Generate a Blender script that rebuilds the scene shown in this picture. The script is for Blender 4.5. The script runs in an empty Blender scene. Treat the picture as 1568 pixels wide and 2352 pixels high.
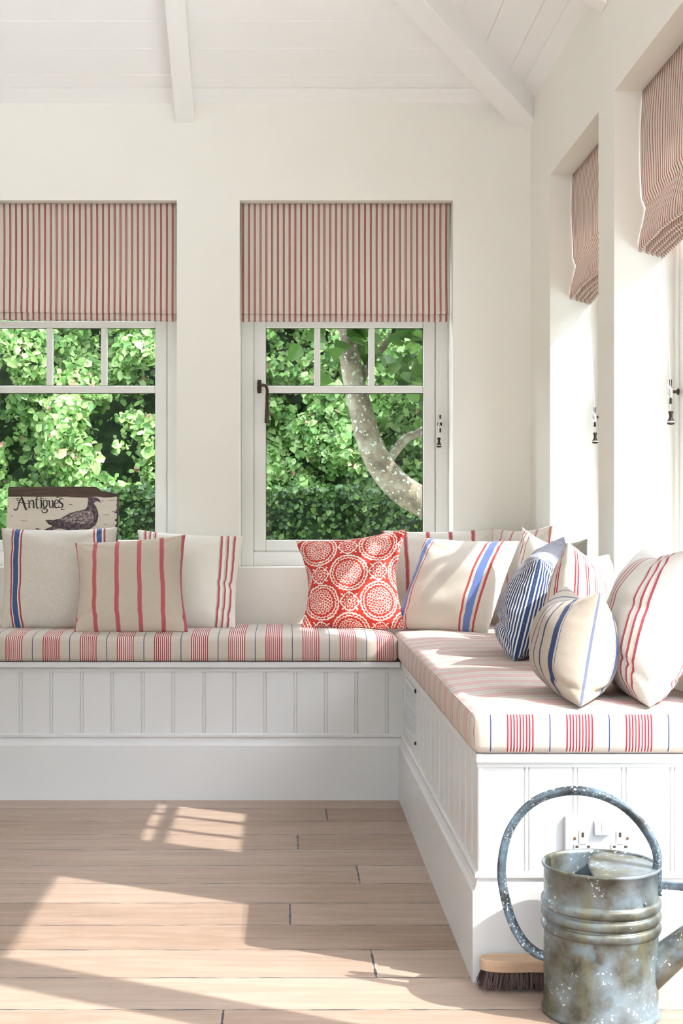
import bpy, bmesh, math, random
import numpy as np
from mathutils import Vector, Matrix, noise

# ------------------------------------------------------------------ set-up
sc = bpy.context.scene
COL = sc.collection
F, VX, VY, CH = 3150.0, 655.0, 1196.0, 0.927          # focal length (px), vanishing point, eye height

cam_d = bpy.data.cameras.new('camera')
cam = bpy.data.objects.new('camera', cam_d); COL.objects.link(cam)
cam.location = (0, 0, CH); cam.rotation_euler = (math.radians(90), 0, 0)
cam_d.sensor_fit = 'VERTICAL'; cam_d.sensor_height = 36; cam_d.sensor_width = 24
cam_d.lens = F / 2352 * 36
cam_d.shift_x = (784 - VX) / 2352; cam_d.shift_y = (VY - 1176) / 2352
cam_d.clip_start = 0.05; cam_d.clip_end = 200
sc.camera = cam

SUN_DIR = Vector((-1.9, 1.0, -1.143 * 1.9))
sun_d = bpy.data.lights.new('sun', 'SUN'); sun_d.energy = 6.0; sun_d.angle = math.radians(0.55)
sun_d.color = (1.0, 0.965, 0.925)
sun = bpy.data.objects.new('sun', sun_d); COL.objects.link(sun)
sun.rotation_euler = SUN_DIR.to_track_quat('-Z', 'Y').to_euler(); sun.location = (6, -3, 8)

world = bpy.data.worlds.new('sky'); sc.world = world; world.use_nodes = True
wn = world.node_tree; wn.nodes.clear()
sky = wn.nodes.new('ShaderNodeTexSky'); sky.sky_type = 'NISHITA'; sky.sun_disc = False
sky.sun_elevation = math.radians(45); sky.sun_rotation = math.radians(118)
wmx = wn.nodes.new('ShaderNodeMix'); wmx.data_type = 'RGBA'; wmx.inputs[0].default_value = 0.9
wmx.inputs[7].default_value = (2.42, 2.56, 2.95, 1)
wbg = wn.nodes.new('ShaderNodeBackground'); wbg.inputs[1].default_value = 3.6
wo = wn.nodes.new('ShaderNodeOutputWorld')
wn.links.new(sky.outputs[0], wmx.inputs[6]); wn.links.new(wmx.outputs[2], wbg.inputs[0]); wn.links.new(wbg.outputs[0], wo.inputs[0])

sc.view_settings.view_transform = 'Standard'; sc.view_settings.look = 'None'
sc.view_settings.gamma = 1.0; sc.view_settings.use_curve_mapping = False
sc.view_settings.exposure = 0.54
sc.cycles.use_denoising = True
sc.cycles.max_bounces = 7; sc.cycles.diffuse_bounces = 6; sc.cycles.glossy_bounces = 3; sc.cycles.transparent_max_bounces = 12
sc.cycles.use_adaptive_sampling = True; sc.cycles.adaptive_threshold = 0.08
sc.cycles.caustics_reflective = False; sc.cycles.caustics_refractive = False
sc.cycles.sample_clamp_indirect = 8

# ------------------------------------------------------------------ helpers
def W(px, py, d):
    return Vector(((px - VX) * d / F, d, CH - (py - VY) * d / F))

def tag(o, label=None, cat=None, group=None, kind=None):
    if label: o['label'] = label
    if cat: o['category'] = cat
    if group: o['group'] = group
    if kind: o['kind'] = kind
    return o

def empty(name, loc=(0, 0, 0), rz=0.0, **k):
    o = bpy.data.objects.new(name, None); COL.objects.link(o)
    o.location = loc; o.rotation_euler = (0, 0, rz); o.empty_display_size = 0.05
    return tag(o, **k)

def add_mesh(name, verts, faces, mat, parent=None, smooth=False, uvs=None, bevel=0.0, seg=2, auto=None):
    me = bpy.data.meshes.new(name)
    me.from_pydata([tuple(v) for v in verts], [], [tuple(f) for f in faces])
    if uvs is not None:
        l = me.uv_layers.new(name='UVMap')
        l.data.foreach_set('uv', np.array(uvs, dtype=np.float32).ravel())
    me.materials.append(mat)
    if smooth: me.polygons.foreach_set('use_smooth', [True] * len(me.polygons))
    me.update()
    o = bpy.data.objects.new(name, me); COL.objects.link(o)
    if parent: o.parent = parent
    if bevel:
        b = o.modifiers.new('bevel', 'BEVEL'); b.width = bevel; b.segments = seg; b.limit_method = 'ANGLE'; b.angle_limit = math.radians(40)
    return o

class MB:
    def __init__(s): s.v = []; s.f = []
    def add(s, v, f):
        n = len(s.v); s.v += [tuple(p) for p in v]; s.f += [tuple(i + n for i in q) for q in f]; return s
    def box(s, x0, x1, y0, y1, z0, z1):
        v = [(x, y, z) for z in (z0, z1) for y in (y0, y1) for x in (x0, x1)]
        return s.add(v, [(0, 2, 3, 1), (4, 5, 7, 6), (0, 1, 5, 4), (2, 6, 7, 3), (0, 4, 6, 2), (1, 3, 7, 5)])
    def lathe(s, prof, c=(0, 0, 0), n=48, cap=True):
        v = []; f = []
        for r, z in prof:
            for k in range(n):
                a = 2 * math.pi * k / n
                v.append((c[0] + r * math.cos(a), c[1] + r * math.sin(a), c[2] + z))
        for i in range(len(prof) - 1):
            for k in range(n):
                k2 = (k + 1) % n
                f.append((i * n + k, i * n + k2, (i + 1) * n + k2, (i + 1) * n + k))
        if cap:
            f.append(tuple(reversed(range(n)))); f.append(tuple((len(prof) - 1) * n + k for k in range(n)))
        return s.add(v, f)
    def sweep(s, pts, sec, up=None, scale=None, closed_sec=True, cap=True):
        """sweep section [(n,b)] along pts; b is along 'up' (fixed binormal) when given"""
        pts = [Vector(p) for p in pts]; v = []; f = []; m = len(sec); pn = None
        for i, p in enumerate(pts):
            t = (pts[min(i + 1, len(pts) - 1)] - pts[max(i - 1, 0)]).normalized()
            if up is not None:
                b = Vector(up).normalized(); nn = t.cross(b).normalized(); b = nn.cross(t).normalized()
            else:
                if pn is None:
                    a = Vector((0, 0, 1)) if abs(t.z) < .9 else Vector((1, 0, 0))
                    nn = t.cross(a).normalized()
                else:
                    nn = (pn - t * pn.dot(t)).normalized()
                pn = nn; b = nn.cross(t).normalized()
            k = scale[i] if scale else 1.0
            for (a1, b1) in sec: v.append(p + nn * (a1 * k) + b * (b1 * k))
        for i in range(len(pts) - 1):
            for j in range(m if closed_sec else m - 1):
                j2 = (j + 1) % m
                f.append((i * m + j, (i + 1) * m + j, (i + 1) * m + j2, i * m + j2))
        if cap and closed_sec:
            f.append(tuple(range(m))); f.append(tuple(reversed([(len(pts) - 1) * m + j for j in range(m)])))
        return s.add(v, f)
    def tube(s, pts, r, n=10, **k):
        sec = [(math.cos(2 * math.pi * i / n), math.sin(2 * math.pi * i / n)) for i in range(n)]
        sc_ = r if isinstance(r, (list, tuple)) else [r] * len(pts)
        return s.sweep(pts, sec, scale=sc_, **k)
    def prism(s, poly, y0, y1):
        """poly of (x,z), extruded along y"""
        n = len(poly)
        v = [(x, y0, z) for x, z in poly] + [(x, y1, z) for x, z in poly]
        f = [tuple(range(n)), tuple(reversed(range(n, 2 * n)))]
        for i in range(n): f.append((i, i + n, (i + 1) % n + n, (i + 1) % n))
        return s.add(v, f)
    def build(s, name, mat, parent=None, **k):
        return add_mesh(name, s.v, s.f, mat, parent, **k)

def spline(pts, n=8):
    P = [Vector(p) for p in pts]; out = []
    for i in range(len(P) - 1):
        p0, p1, p2, p3 = P[max(i - 1, 0)], P[i], P[i + 1], P[min(i + 2, len(P) - 1)]
        for k in range(n):
            t = k / n
            out.append(0.5 * ((2 * p1) + (p2 - p0) * t + (2 * p0 - 5 * p1 + 4 * p2 - p3) * t * t + (3 * p1 - p0 - 3 * p2 + p3) * t ** 3))
    out.append(P[-1]); return out

# ------------------------------------------------------------------ node helpers
class NT:
    def __init__(s, name):
        s.mat = bpy.data.materials.new(name); s.mat.use_nodes = True
        s.t = s.mat.node_tree; s.t.nodes.clear(); s.out = s.n('ShaderNodeOutputMaterial')
    def n(s, kind, **k):
        x = s.t.nodes.new(kind)
        for a, b in k.items(): setattr(x, a, b)
        return x
    def set(s, sock, val):
        if isinstance(val, bpy.types.NodeSocket): s.t.links.new(val, sock)
        elif val is not None:
            if isinstance(val, (tuple, list)) and len(val) == 3 and sock.type == 'RGBA': val = (*val, 1)
            sock.default_value = val
    def m(s, op, a, b=None, c=None, clamp=False):
        x = s.n('ShaderNodeMath', operation=op, use_clamp=clamp)
        for i, q in enumerate((a, b, c)):
            if q is not None: s.set(x.inputs[i], q)
        return x.outputs[0]
    def coord(s, which='Object'):
        return s.n('ShaderNodeTexCoord').outputs[which]
    def sep(s, v):
        x = s.n('ShaderNodeSeparateXYZ'); s.set(x.inputs[0], v); return x.outputs
    def comb(s, a, b, c=0.0):
        x = s.n('ShaderNodeCombineXYZ')
        for i, q in enumerate((a, b, c)): s.set(x.inputs[i], q)
        return x.outputs[0]
    def mapv(s, v, scale=(1, 1, 1), loc=(0, 0, 0)):
        x = s.n('ShaderNodeMapping'); s.set(x.inputs[0], v); x.inputs['Scale'].default_value = scale; x.inputs['Location'].default_value = loc
        return x.outputs[0]
    def noise(s, v, scale=5, detail=3, rough=.5, color=False, dist=0.0):
        x = s.n('ShaderNodeTexNoise'); s.set(x.inputs['Vector'], v)
        x.inputs['Scale'].default_value = scale; x.inputs['Detail'].default_value = detail
        x.inputs['Roughness'].default_value = rough; x.inputs['Distortion'].default_value = dist
        return x.outputs['Color' if color else 'Fac']
    def mix(s, f, a, b, blend='MIX'):
        x = s.n('ShaderNodeMix', data_type='RGBA', blend_type=blend)
        s.set(x.inputs[0], f); s.set(x.inputs[6], a); s.set(x.inputs[7], b); return x.outputs[2]
    def ramp(s, f, stops, interp='LINEAR'):
        x = s.n('ShaderNodeValToRGB'); cr = x.color_ramp; cr.interpolation = interp
        while len(cr.elements) > 1: cr.elements.remove(cr.elements[-1])
        first = True
        for p, c in stops:
            c = (*c, 1) if len(c) == 3 else c
            if first: e = cr.elements[0]; e.position = p; first = False
            else: e = cr.elements.new(p)
            e.color = c
        s.set(x.inputs[0], f); return x.outputs[0]
    def rng(s, f, a, b, c=0.0, d=1.0):
        x = s.n('ShaderNodeMapRange'); s.set(x.inputs[0], f)
        for i, q in enumerate((a, b, c, d)): x.inputs[i + 1].default_value = q
        return x.outputs[0]
    def bump(s, h, strength=.3, dist=.001):
        x = s.n('ShaderNodeBump'); x.inputs['Strength'].default_value = strength; x.inputs['Distance'].default_value = dist
        s.set(x.inputs['Height'], h); return x.outputs[0]
    def bsdf(s, color, rough=.6, metal=0.0, normal=None, spec=.5, sheen=0.0, link=True):
        x = s.n('ShaderNodeBsdfPrincipled')
        s.set(x.inputs['Base Color'], color); s.set(x.inputs['Roughness'], rough); s.set(x.inputs['Metallic'], metal)
        s.set(x.inputs['Specular IOR Level'], spec)
        if sheen: s.set(x.inputs['Sheen Weight'], sheen)
        if normal is not None: s.set(x.inputs['Normal'], normal)
        if link: s.t.links.new(x.outputs[0], s.out.inputs[0])
        return x.outputs[0]

def paint(name, col, rough=.5, var=.015, bumps=.05):
    t = NT(name); c = t.coord()
    n = t.noise(c, 3, 4)
    dark = tuple(x * (1 - var * 2) for x in col)
    color = t.mix(n, dark, col)
    t.bsdf(color, rough, normal=t.bump(t.noise(c, 60, 3), bumps, .002), spec=.35)
    return t.mat

def wood_dark(name, a, b, scale=(3, 60, 60)):
    t = NT(name); c = t.mapv(t.coord(), scale)
    n = t.noise(c, 1, 5, .6, dist=.8)
    t.bsdf(t.ramp(n, [(.3, a), (.7, b)]), .6, normal=t.bump(n, .4, .002))
    return t.mat

M_wall = paint('wall_paint', (.86, .835, .77), .75, .01)
M_ceil = paint('ceiling_paint', (.92, .905, .885), .6, .01)
M_trim = paint('white_gloss_paint', (.595, .585, .575), .32, .008, .03)
M_frame = paint('cream_window_paint', (.80, .785, .75), .38, .008, .03)
M_metal = NT('dark_bronze_metal'); M_metal.bsdf(M_metal.ramp(M_metal.noise(M_metal.coord(), 80, 2), [(.3, (.035, .018, .013)), (.8, (.08, .045, .035))]), .38, .55); M_metal = M_metal.mat
M_cord = paint('white_cord', (.85, .85, .83), .8)

def glass_mat():
    t = NT('window_glass')
    tr = t.n('ShaderNodeBsdfTransparent'); tr.inputs[0].default_value = (.97, .985, .975, 1)
    gl = t.n('ShaderNodeBsdfGlossy'); gl.inputs['Roughness'].default_value = .01
    lw = t.n('ShaderNodeLayerWeight'); lw.inputs[0].default_value = .5
    fc = t.m('ADD', .009, t.m('MULTIPLY', t.m('POWER', lw.outputs['Facing'], 5.0), .6))
    mx = t.n('ShaderNodeMixShader'); t.t.links.new(fc, mx.inputs[0])
    t.t.links.new(tr.outputs[0], mx.inputs[1]); t.t.links.new(gl.outputs[0], mx.inputs[2]); t.t.links.new(mx.outputs[0], t.out.inputs[0])
    return t.mat
M_glass = glass_mat()

# ------------------------------------------------------------------ floor
def floor_mat():
    t = NT('limed_oak_boards'); x, y, z = t.sep(t.coord())
    r0 = t.m('DIVIDE', t.m('SUBTRACT', y, 2.60), .1813)
    row = t.m('FLOOR', r0); fr = t.m('SUBTRACT', r0, row)
    odd = t.m('ABSOLUTE', t.m('MODULO', row, 2.0))
    wnz = t.n('ShaderNodeTexWhiteNoise', noise_dimensions='1D'); t.set(wnz.inputs['W'], t.m('ADD', row, 3.7))
    jit = t.m('MULTIPLY', t.m('SUBTRACT', wnz.outputs[0], .5), .42)
    xs = t.m('ADD', t.m('SUBTRACT', x, .08), t.m('ADD', jit, t.m('MULTIPLY', t.m('SUBTRACT', 1.0, odd), 1.3)))
    b0 = t.m('DIVIDE', xs, 2.6); bid = t.m('ROUND', b0); dx = t.m('MULTIPLY', t.m('ABSOLUTE', t.m('SUBTRACT', b0, bid)), 2.6)
    bfl = t.m('FLOOR', b0)
    wn2 = t.n('ShaderNodeTexWhiteNoise', noise_dimensions='2D'); t.set(wn2.inputs['Vector'], t.comb(row, bfl))
    rnd = wn2.outputs[0]
    # grain
    v = t.comb(t.m('ADD', t.m('MULTIPLY', x, 2.2), t.m('MULTIPLY', rnd, 31.0)), t.m('MULTIPLY', y, 26.0), t.m('MULTIPLY', rnd, 9.0))
    g1 = t.noise(v, 1.0, 6, .62, dist=1.4)
    v2 = t.comb(t.m('ADD', t.m('MULTIPLY', x, 9.0), t.m('MULTIPLY', rnd, 11.0)), t.m('MULTIPLY', y, 260.0), 0.0)
    g2 = t.noise(v2, 1.0, 3, .6)
    base = t.ramp(g1, [(.25, (.225, .145, .102)), (.5, (.30, .202, .148)), (.75, (.375, .275, .21))])
    lime = t.rng(g2, .58, .72)
    base = t.mix(t.m('MULTIPLY', lime, .5), base, (.58, .48, .39))
    base = t.mix(t.rng(rnd, 0, 1, 0, .42), base, (.42, .345, .29))
    tone = t.rng(rnd, 0, 1, .90, 1.06)
    hsv = t.n('ShaderNodeHueSaturation'); t.set(hsv.inputs['Value'], tone); t.set(hsv.inputs['Color'], base)
    base = hsv.outputs[0]
    # dashed seams between rows
    e = t.m('MULTIPLY', t.m('MINIMUM', fr, t.m('SUBTRACT', 1.0, fr)), .1813)
    dash = t.noise(t.comb(t.m('MULTIPLY', x, 14.0), t.m('MULTIPLY', row, 7.3)), 1.0, 2, .5)
    wid = t.rng(dash, .42, .56, .0005, .0030)
    seam = t.m('LESS_THAN', e, wid)
    endw = t.rng(t.noise(t.comb(t.m('MULTIPLY', y, 30.0), row), 1.0, 2), .35, .65, .0008, .0036)
    seam2 = t.m('LESS_THAN', dx, endw)
    sm = t.m('MAXIMUM', seam, seam2)
    knot = t.noise(t.comb(t.m('MULTIPLY', x, 3.0), t.m('MULTIPLY', y, 9.0)), 2.0, 1)
    base = t.mix(t.rng(knot, .74, .8, 0, .35), base, (.30, .22, .17))
    col = t.mix(sm, base, (.045, .05, .065))
    h = t.m('SUBTRACT', t.m('MULTIPLY', g2, .25), t.m('MULTIPLY', sm, 2.0))
    t.bsdf(col, t.rng(g2, .3, .7, .42, .6), normal=t.bump(h, .35, .0012), spec=.4)
    return t.mat
M_floor = floor_mat()

XR, YB, ZC = .908, 5.08, 2.485        # right wall, back wall, eaves height
XL, YF = -3.3, -1.6                   # left wall, wall behind the camera
TH = .27
tag(MB().box(XL - .3, XR + .06, YF - .3, YB + .06, -.12, 0).build('floor', M_floor), kind='structure')

def wall(name, along, lo, hi, face, out, openings, ztop=ZC + .03):
    """along 'x' or 'y'; face = inner plane coordinate, out = sign of outward; openings (a0,a1,z0,z1)"""
    mb = MB(); cuts = sorted(openings); a = lo
    c0, c1 = sorted((face, face + out * TH))
    def bx(a0, a1, z0, z1):
        if a1 - a0 < 1e-4 or z1 - z0 < 1e-4: return
        if along == 'x': mb.box(a0, a1, c0, c1, z0, z1)
        else: mb.box(c0, c1, a0, a1, z0, z1)
    for (a0, a1, z0, z1) in cuts:
        bx(a, a0, -.12, ztop); bx(a0, a1, -.12, z0); bx(a0, a1, z1, ztop); a = a1
    bx(a, hi, -.12, ztop)
    return tag(mb.build(name, M_wall), kind='structure')

ZS, ZT = .754, 2.114
BACKW = [(-1.192, -.402), (-.169, .621)]
RIGHTW = [(3.978, 4.704), (3.06, 3.788)]
DOOR_R = (1.09, 2.79)
wall('wall_back', 'x', XL - TH, XR + TH, YB, 1, [(a, b, ZS, ZT) for a, b in BACKW])
wall('wall_right', 'y', YF, YB, XR, 1, [(a, b, ZS, ZT) for a, b in RIGHTW] + [(DOOR_R[0], DOOR_R[1], 0, 2.06), (-1.35, .85, 0, 2.06)])
LEFTO = [(-1.3, .3)]
wall('wall_left', 'y', YF, YB, XL, -1, [(a, b, 1.0, 2.40) for a, b in LEFTO])
wall('wall_front', 'x', XL - TH, XR + TH, YF, -1, [(-3.1, -1.3, 0, 2.1), (-1.1, .7, 0, 2.1)])

# ------------------------------------------------------------------ ceiling (hipped, boarded)
TAN = .60
def slope_strips():
    mb = MB(); wx = (XR - XL) / 2; bw = .118; g = .0022; dp = .0035
    c = 1 / math.sqrt(1 + TAN * TAN); s_ = TAN * c
    tmax = wx / c
    ts = [0.0]; k = 1
    while k * bw < tmax:
        ts += [k * bw - g, k * bw, k * bw + g]; k += 1
    ts.append(tmax)
    def zoff(i):
        if i == 0 or i == len(ts) - 1: return 0
        return dp if (i - 1) % 3 == 1 else 0
    def side(P):                       # P(d, end) -> point at inward distance d from the wall, end 0/1, z
        v = []; f = []
        for i, tt in enumerate(ts):
            d = tt * c; z = ZC + tt * s_ + zoff(i)
            v += [P(d, 0, z), P(d, 1, z)]
        for i in range(len(ts) - 1): f.append((2 * i, 2 * i + 1, 2 * i + 3, 2 * i + 2))
        mb.add(v, f)
    side(lambda d, e, z: (XL + d if e else XR - d, YB - d, z))            # back slope
    side(lambda d, e, z: (XR - d, YB - d if e else YF, z))                # right slope
    side(lambda d, e, z: (XL + d, YF if e else YB - d, z))                # left slope
    # outer skin of the roof so that it has thickness
    o = .12; zo = ZC + .14; q = wx + .45
    x0, x1, y0, y1 = XL - .42, XR + .42, YF - .42, YB + .42
    zr = zo + (wx + .42) * TAN; ym0, ym1 = y0, y1 - wx - .42; xm = (x0 + x1) / 2; zb = ZC - .12 - 0
    v = [(x0, y0, zo - .1), (x1, y0, zo - .1), (x1, y1, zo - .1), (x0, y1, zo - .1), (xm, ym0, zr), (xm, ym1, zr)]
    mb.add(v, [(0, 1, 4), (1, 2, 5, 4), (2, 3, 5), (3, 0, 4, 5)])
    # soffit ring
    v = [(XL, YF, ZC), (XR, YF, ZC), (XR, YB, ZC), (XL, YB, ZC), (x0, y0, zo - .1), (x1, y0, zo - .1), (x1, y1, zo - .1), (x0, y1, zo - .1)]
    mb.add(v, [(0, 1, 5, 4), (1, 2, 6, 5), (2, 3, 7, 6), (3, 0, 4, 7)])
    return mb
tag(slope_strips().build('ceiling', M_ceil), kind='structure')

def rafter(name, p_low, dirh, length, width, depth, tan=TAN, sink=0.0):
    """beam under a slope: p_low = ceiling point at its foot; dirh horizontal unit-ish vector, rises tan per unit of d"""
    d = Vector((dirh[0], dirh[1], tan)); L = length
    side = Vector((-dirh[1], dirh[0], 0)).normalized() * width / 2
    a = Vector(p_low); b = a + d * L; dn = Vector((0, 0, -depth)); up = Vector((0, 0, .05))
    v = [a - side + dn, a + side + dn, a + side + up, a - side + up, b - side + dn, b + side + dn, b + side + up, b - side + up]
    f = [(0, 3, 2, 1), (4, 5, 6, 7), (0, 1, 5, 4), (1, 2, 6, 5), (2, 3, 7, 6), (3, 0, 4, 7)]
    return tag(add_mesh(name, v, f, M_ceil, bevel=.003), kind='structure')
rafter('trim_1', (-.372, YB, ZC), (0, -1), 2.0, .07, .083)
rafter('trim_2', (XR + .0, YB + .0, ZC), (-1, -1), 1.95, .10, .115, TAN)
rafter('trim_3', (XR, 3.905, ZC), (-1, 0), 2.0, .07, .1)
rafter('trim_4', (XR, 2.6, ZC), (-1, 0), 2.0, .07, .1)
rafter('trim_5', (-1.65, YB, ZC), (0, -1), 2.0, .07, .083)
# slim battens where the boarding meets the walls
mb = MB(); mb.add([(XL, YB - .0, ZC - .012), (XR, YB, ZC - .012), (XR, YB - .05, ZC + .028), (XL, YB - .05, ZC + .028), (XL, YB, ZC + .02), (XR, YB, ZC + .02)],
                  [(0, 1, 2, 3), (0, 4, 5, 1), (3, 2, 5, 4)])
tag(mb.build('trim_6', M_ceil), kind='structure')
mb = MB(); mb.add([(XR, YF, ZC - .014), (XR, YB, ZC - .014), (XR - .045, YB, ZC + .022), (XR - .045, YF, ZC + .022), (XR, YF, ZC + .02), (XR, YB, ZC + .02)],
                  [(0, 3, 2, 1), (0, 1, 5, 4), (3, 4, 5, 2)])
tag(mb.build('trim_7', M_ceil), kind='structure')

# ------------------------------------------------------------------ windows
def make_handle(parent, x, y, z):
    h = MB()
    pl = [(-.0075, -.024), (.0075, -.024), (.0085, -.012), (.0085, .012), (.0065, .027), (-.0065, .027), (-.0085, .012), (-.0085, -.012)]
    h.prism([(x + a, z + b) for a, b in pl], y - .009, y)
    o = h.build('window_handle', M_metal, parent, bevel=.003, seg=3)
    g = MB(); pts = spline([(x, y - .006, z + .004), (x, y - .026, z + .004), (x + .012, y - .034, z + .004), (x + .024, y - .034, z + .002), (x + .030, y - .034, z - .012), (x + .030, y - .034, z - .03)], 6)
    g.tube(pts, [.0065 - .001 * (i / len(pts)) for i in range(len(pts))], 12)
    g.tube([(x + .030, y - .034, z - .028), (x + .030, y - .034, z - .06), (x + .0295, y - .034, z - .11), (x + .029, y - .034, z - .14)], [.0065, .0068, .0082, .0092], 14)
    g.build('lever', M_metal, o, smooth=True, bevel=.0015)

def window(name, origin, rz, w, z0, z1, fr=.048, st=.045, yf=.148, bot=.055, brail=.043, handle=True, t0=1.415, fr2=None):
    e = empty(name, (origin[0], origin[1], 0), rz, kind='structure')
    m = MB(); d = .07; fr2 = fr2 or fr
    m.box(0, fr, yf, yf + d, z0, z1); m.box(w - fr2, w, yf, yf + d, z0, z1)
    m.box(fr, w - fr2, yf, yf + d, z0, z0 + bot); m.box(fr, w - fr2, yf, yf + d, z1 - fr, z1)
    m.build('window_frame', M_frame, e, bevel=.003)
    ys = yf + .007; ds = .045; a, b = fr + .0015, w - fr2 - .0015; c0, c1 = z0 + bot + .0015, z1 - fr - .0015
    s_ = MB()
    s_.box(a, a + st, ys, ys + ds, c0, c1); s_.box(b - st, b, ys, ys + ds, c0, c1)
    s_.box(a + st, b - st, ys, ys + ds, c0, c0 + brail); s_.box(a + st, b - st, ys, ys + ds, c1 - st, c1)
    so = s_.build('window_sash', M_frame, e, bevel=.004, seg=3)
    gx0, gx1, gz0, gz1 = a + st, b - st, c0 + brail, c1 - st
    yb = ys + .006; db = .03; t1 = t0 + .028
    bars = MB(); bars.box(gx0, gx1, yb, yb + db, t0, t1); bars.build('transom_bar', M_frame, so, bevel=.004, seg=3)
    u0, u1 = 1.664, 1.69
    bars = MB(); bars.box(gx0, gx1, yb, yb + db, u0, u1); bars.build('transom_bar', M_frame, so, bevel=.004, seg=3)
    gw = (gx1 - gx0 - 2 * .023) / 3
    for k in (1, 2):
        xx = gx0 + k * gw + (k - 1) * .023
        q = MB(); q.box(xx, xx + .023, yb + .001, yb + db - .001, t1, u0); q.box(xx, xx + .023, yb + .001, yb + db - .001, u1, gz1)
        q.build('glazing_bar', M_frame, so, bevel=.004, seg=3)
    p = MB(); yg = yb + db * .5
    p.box(gx0 - .004, gx1 + .004, yg - .002, yg + .002, gz0 - .004, gz1 + .004)
    p.build('glass_pane', M_glass, e)
    bd = MB(); bw = .0022                                     # thin black seal round the panes
    for (za, zb) in ((gz0, t0), (t1, u0), (u1, gz1)):
        bd.box(gx0, gx0 + bw, yg - .005, yg - .0022, za, zb); bd.box(gx1 - bw, gx1, yg - .005, yg - .0022, za, zb)
        bd.box(gx0, gx1, yg - .005, yg - .0022, zb - bw, zb); bd.box(gx0, gx1, yg - .005, yg - .0022, za, za + bw)
    bd.build('glazing_seal', M_metal, so)
    if handle: make_handle(e, fr + .022, ys, 1.437)
    return e

window('window_1', (BACKW[0][0], YB), 0, .79, ZS, ZT)
window('window_2', (BACKW[1][0], YB), 0, .79, ZS, ZT)
window('window_3', (XR, RIGHTW[0][1]), -math.pi / 2, .726, ZS, ZT, fr=.03, st=.033, yf=.165, handle=False, t0=1.362, fr2=.082)
window('window_4', (XR, RIGHTW[1][1]), -math.pi / 2, .728, ZS, ZT, fr=.03, st=.033, yf=.165, handle=False, t0=1.362, fr2=.082)

def glazed(name, origin, rz, w, z0, z1, leaves, fr=.038, st=.042, yf=.16, rail=.1, trail=.07):
    e = empty(name, (origin[0], origin[1], 0), rz, kind='structure')
    m = MB(); d = .06
    m.box(0, fr, yf, yf + d, z0, z1); m.box(w - fr, w, yf, yf + d, z0, z1); m.box(fr, w - fr, yf, yf + d, z1 - fr, z1); m.box(fr, w - fr, yf, yf + d, z0, z0 + .02)
    m.build('door_frame', M_frame, e, bevel=.003)
    lw = (w - 2 * fr) / leaves
    for k in range(leaves):
        a = fr + k * lw + .001; b = a + lw - .002; q = MB(); y0 = yf + .008; y1 = y0 + .042
        s2 = st if leaves == 1 else .07
        sl = st if k == 0 else s2; sr = st if k == leaves - 1 else s2
        c0, c1 = z0 + .021, z1 - fr - .001
        q.box(a, a + sl, y0, y1, c0, c1); q.box(b - sr, b, y0, y1, c0, c1); q.box(a + sl, b - sr, y0, y1, c0, c0 + rail); q.box(a + sl, b - sr, y0, y1, c1 - trail, c1)
        lf = q.build('door_leaf', M_frame, e, bevel=.003)
        p = MB(); p.box(a + sl - .004, b - sr + .004, y0 + .019, y0 + .023, c0 + rail - .004, c1 - trail + .004); p.build('glass_pane', M_glass, lf)
    return e
glazed('door_1', (XR, DOOR_R[1]), -math.pi / 2, DOOR_R[1] - DOOR_R[0], 0, 2.06, 2, fr=.035, st=.042)
GA = empty('window_7', (0, 0, 0), kind='structure')                       # unseen glazed gable added behind the camera to brighten the ceiling
xm_ = (XL + XR) / 2; gz = ZC + (XR - XL) / 2 * TAN; m = MB(); ya, yb_ = YF - .12, YF - .04
def bar(p, q, w_):
    d = Vector((q[0] - p[0], 0, q[1] - p[1])).normalized(); n_ = Vector((-d.z, 0, d.x)) * w_ / 2
    P_, Q_ = Vector((p[0], 0, p[1])), Vector((q[0], 0, q[1]))
    m.prism([(v_.x, v_.z) for v_ in (P_ - n_, Q_ - n_, Q_ + n_, P_ + n_)], ya, yb_)
for p, q, w_ in (((XL, ZC + .05), (XR, ZC + .05), .09), ((XL, ZC), (xm_, gz), .12), ((XR, ZC), (xm_, gz), .12), ((xm_, ZC), (xm_, gz), .09), ((xm_ - 1, ZC), (xm_ - 1, gz - 1 * TAN), .06), ((xm_ + 1, ZC), (xm_ + 1, gz - 1 * TAN), .06)): bar(p, q, w_)
m.build('window_frame', M_frame, GA)
MB().prism([(XL, ZC), (XR, ZC), (xm_, gz)], YF - .082, YF - .078).build('glass_pane', M_glass, GA)
glazed('door_2', (-1.3, YF), math.pi, 1.8, 0, 2.1, 2)  # both front doors are unseen and sized to let bounced light in
glazed('door_3', (.7, YF), math.pi, 1.8, 0, 2.1, 2)
glazed('fill_door', (XR, .85), -math.pi / 2, 2.2, 0, 2.06, 2)  # unseen doors added so sun on the floor lifts the ceiling
for i, (a, b) in enumerate(LEFTO):
    glazed('window_%d' % (5 + i), (XL, a), math.pi / 2, b - a, 1.0, 2.40, 2)

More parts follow.
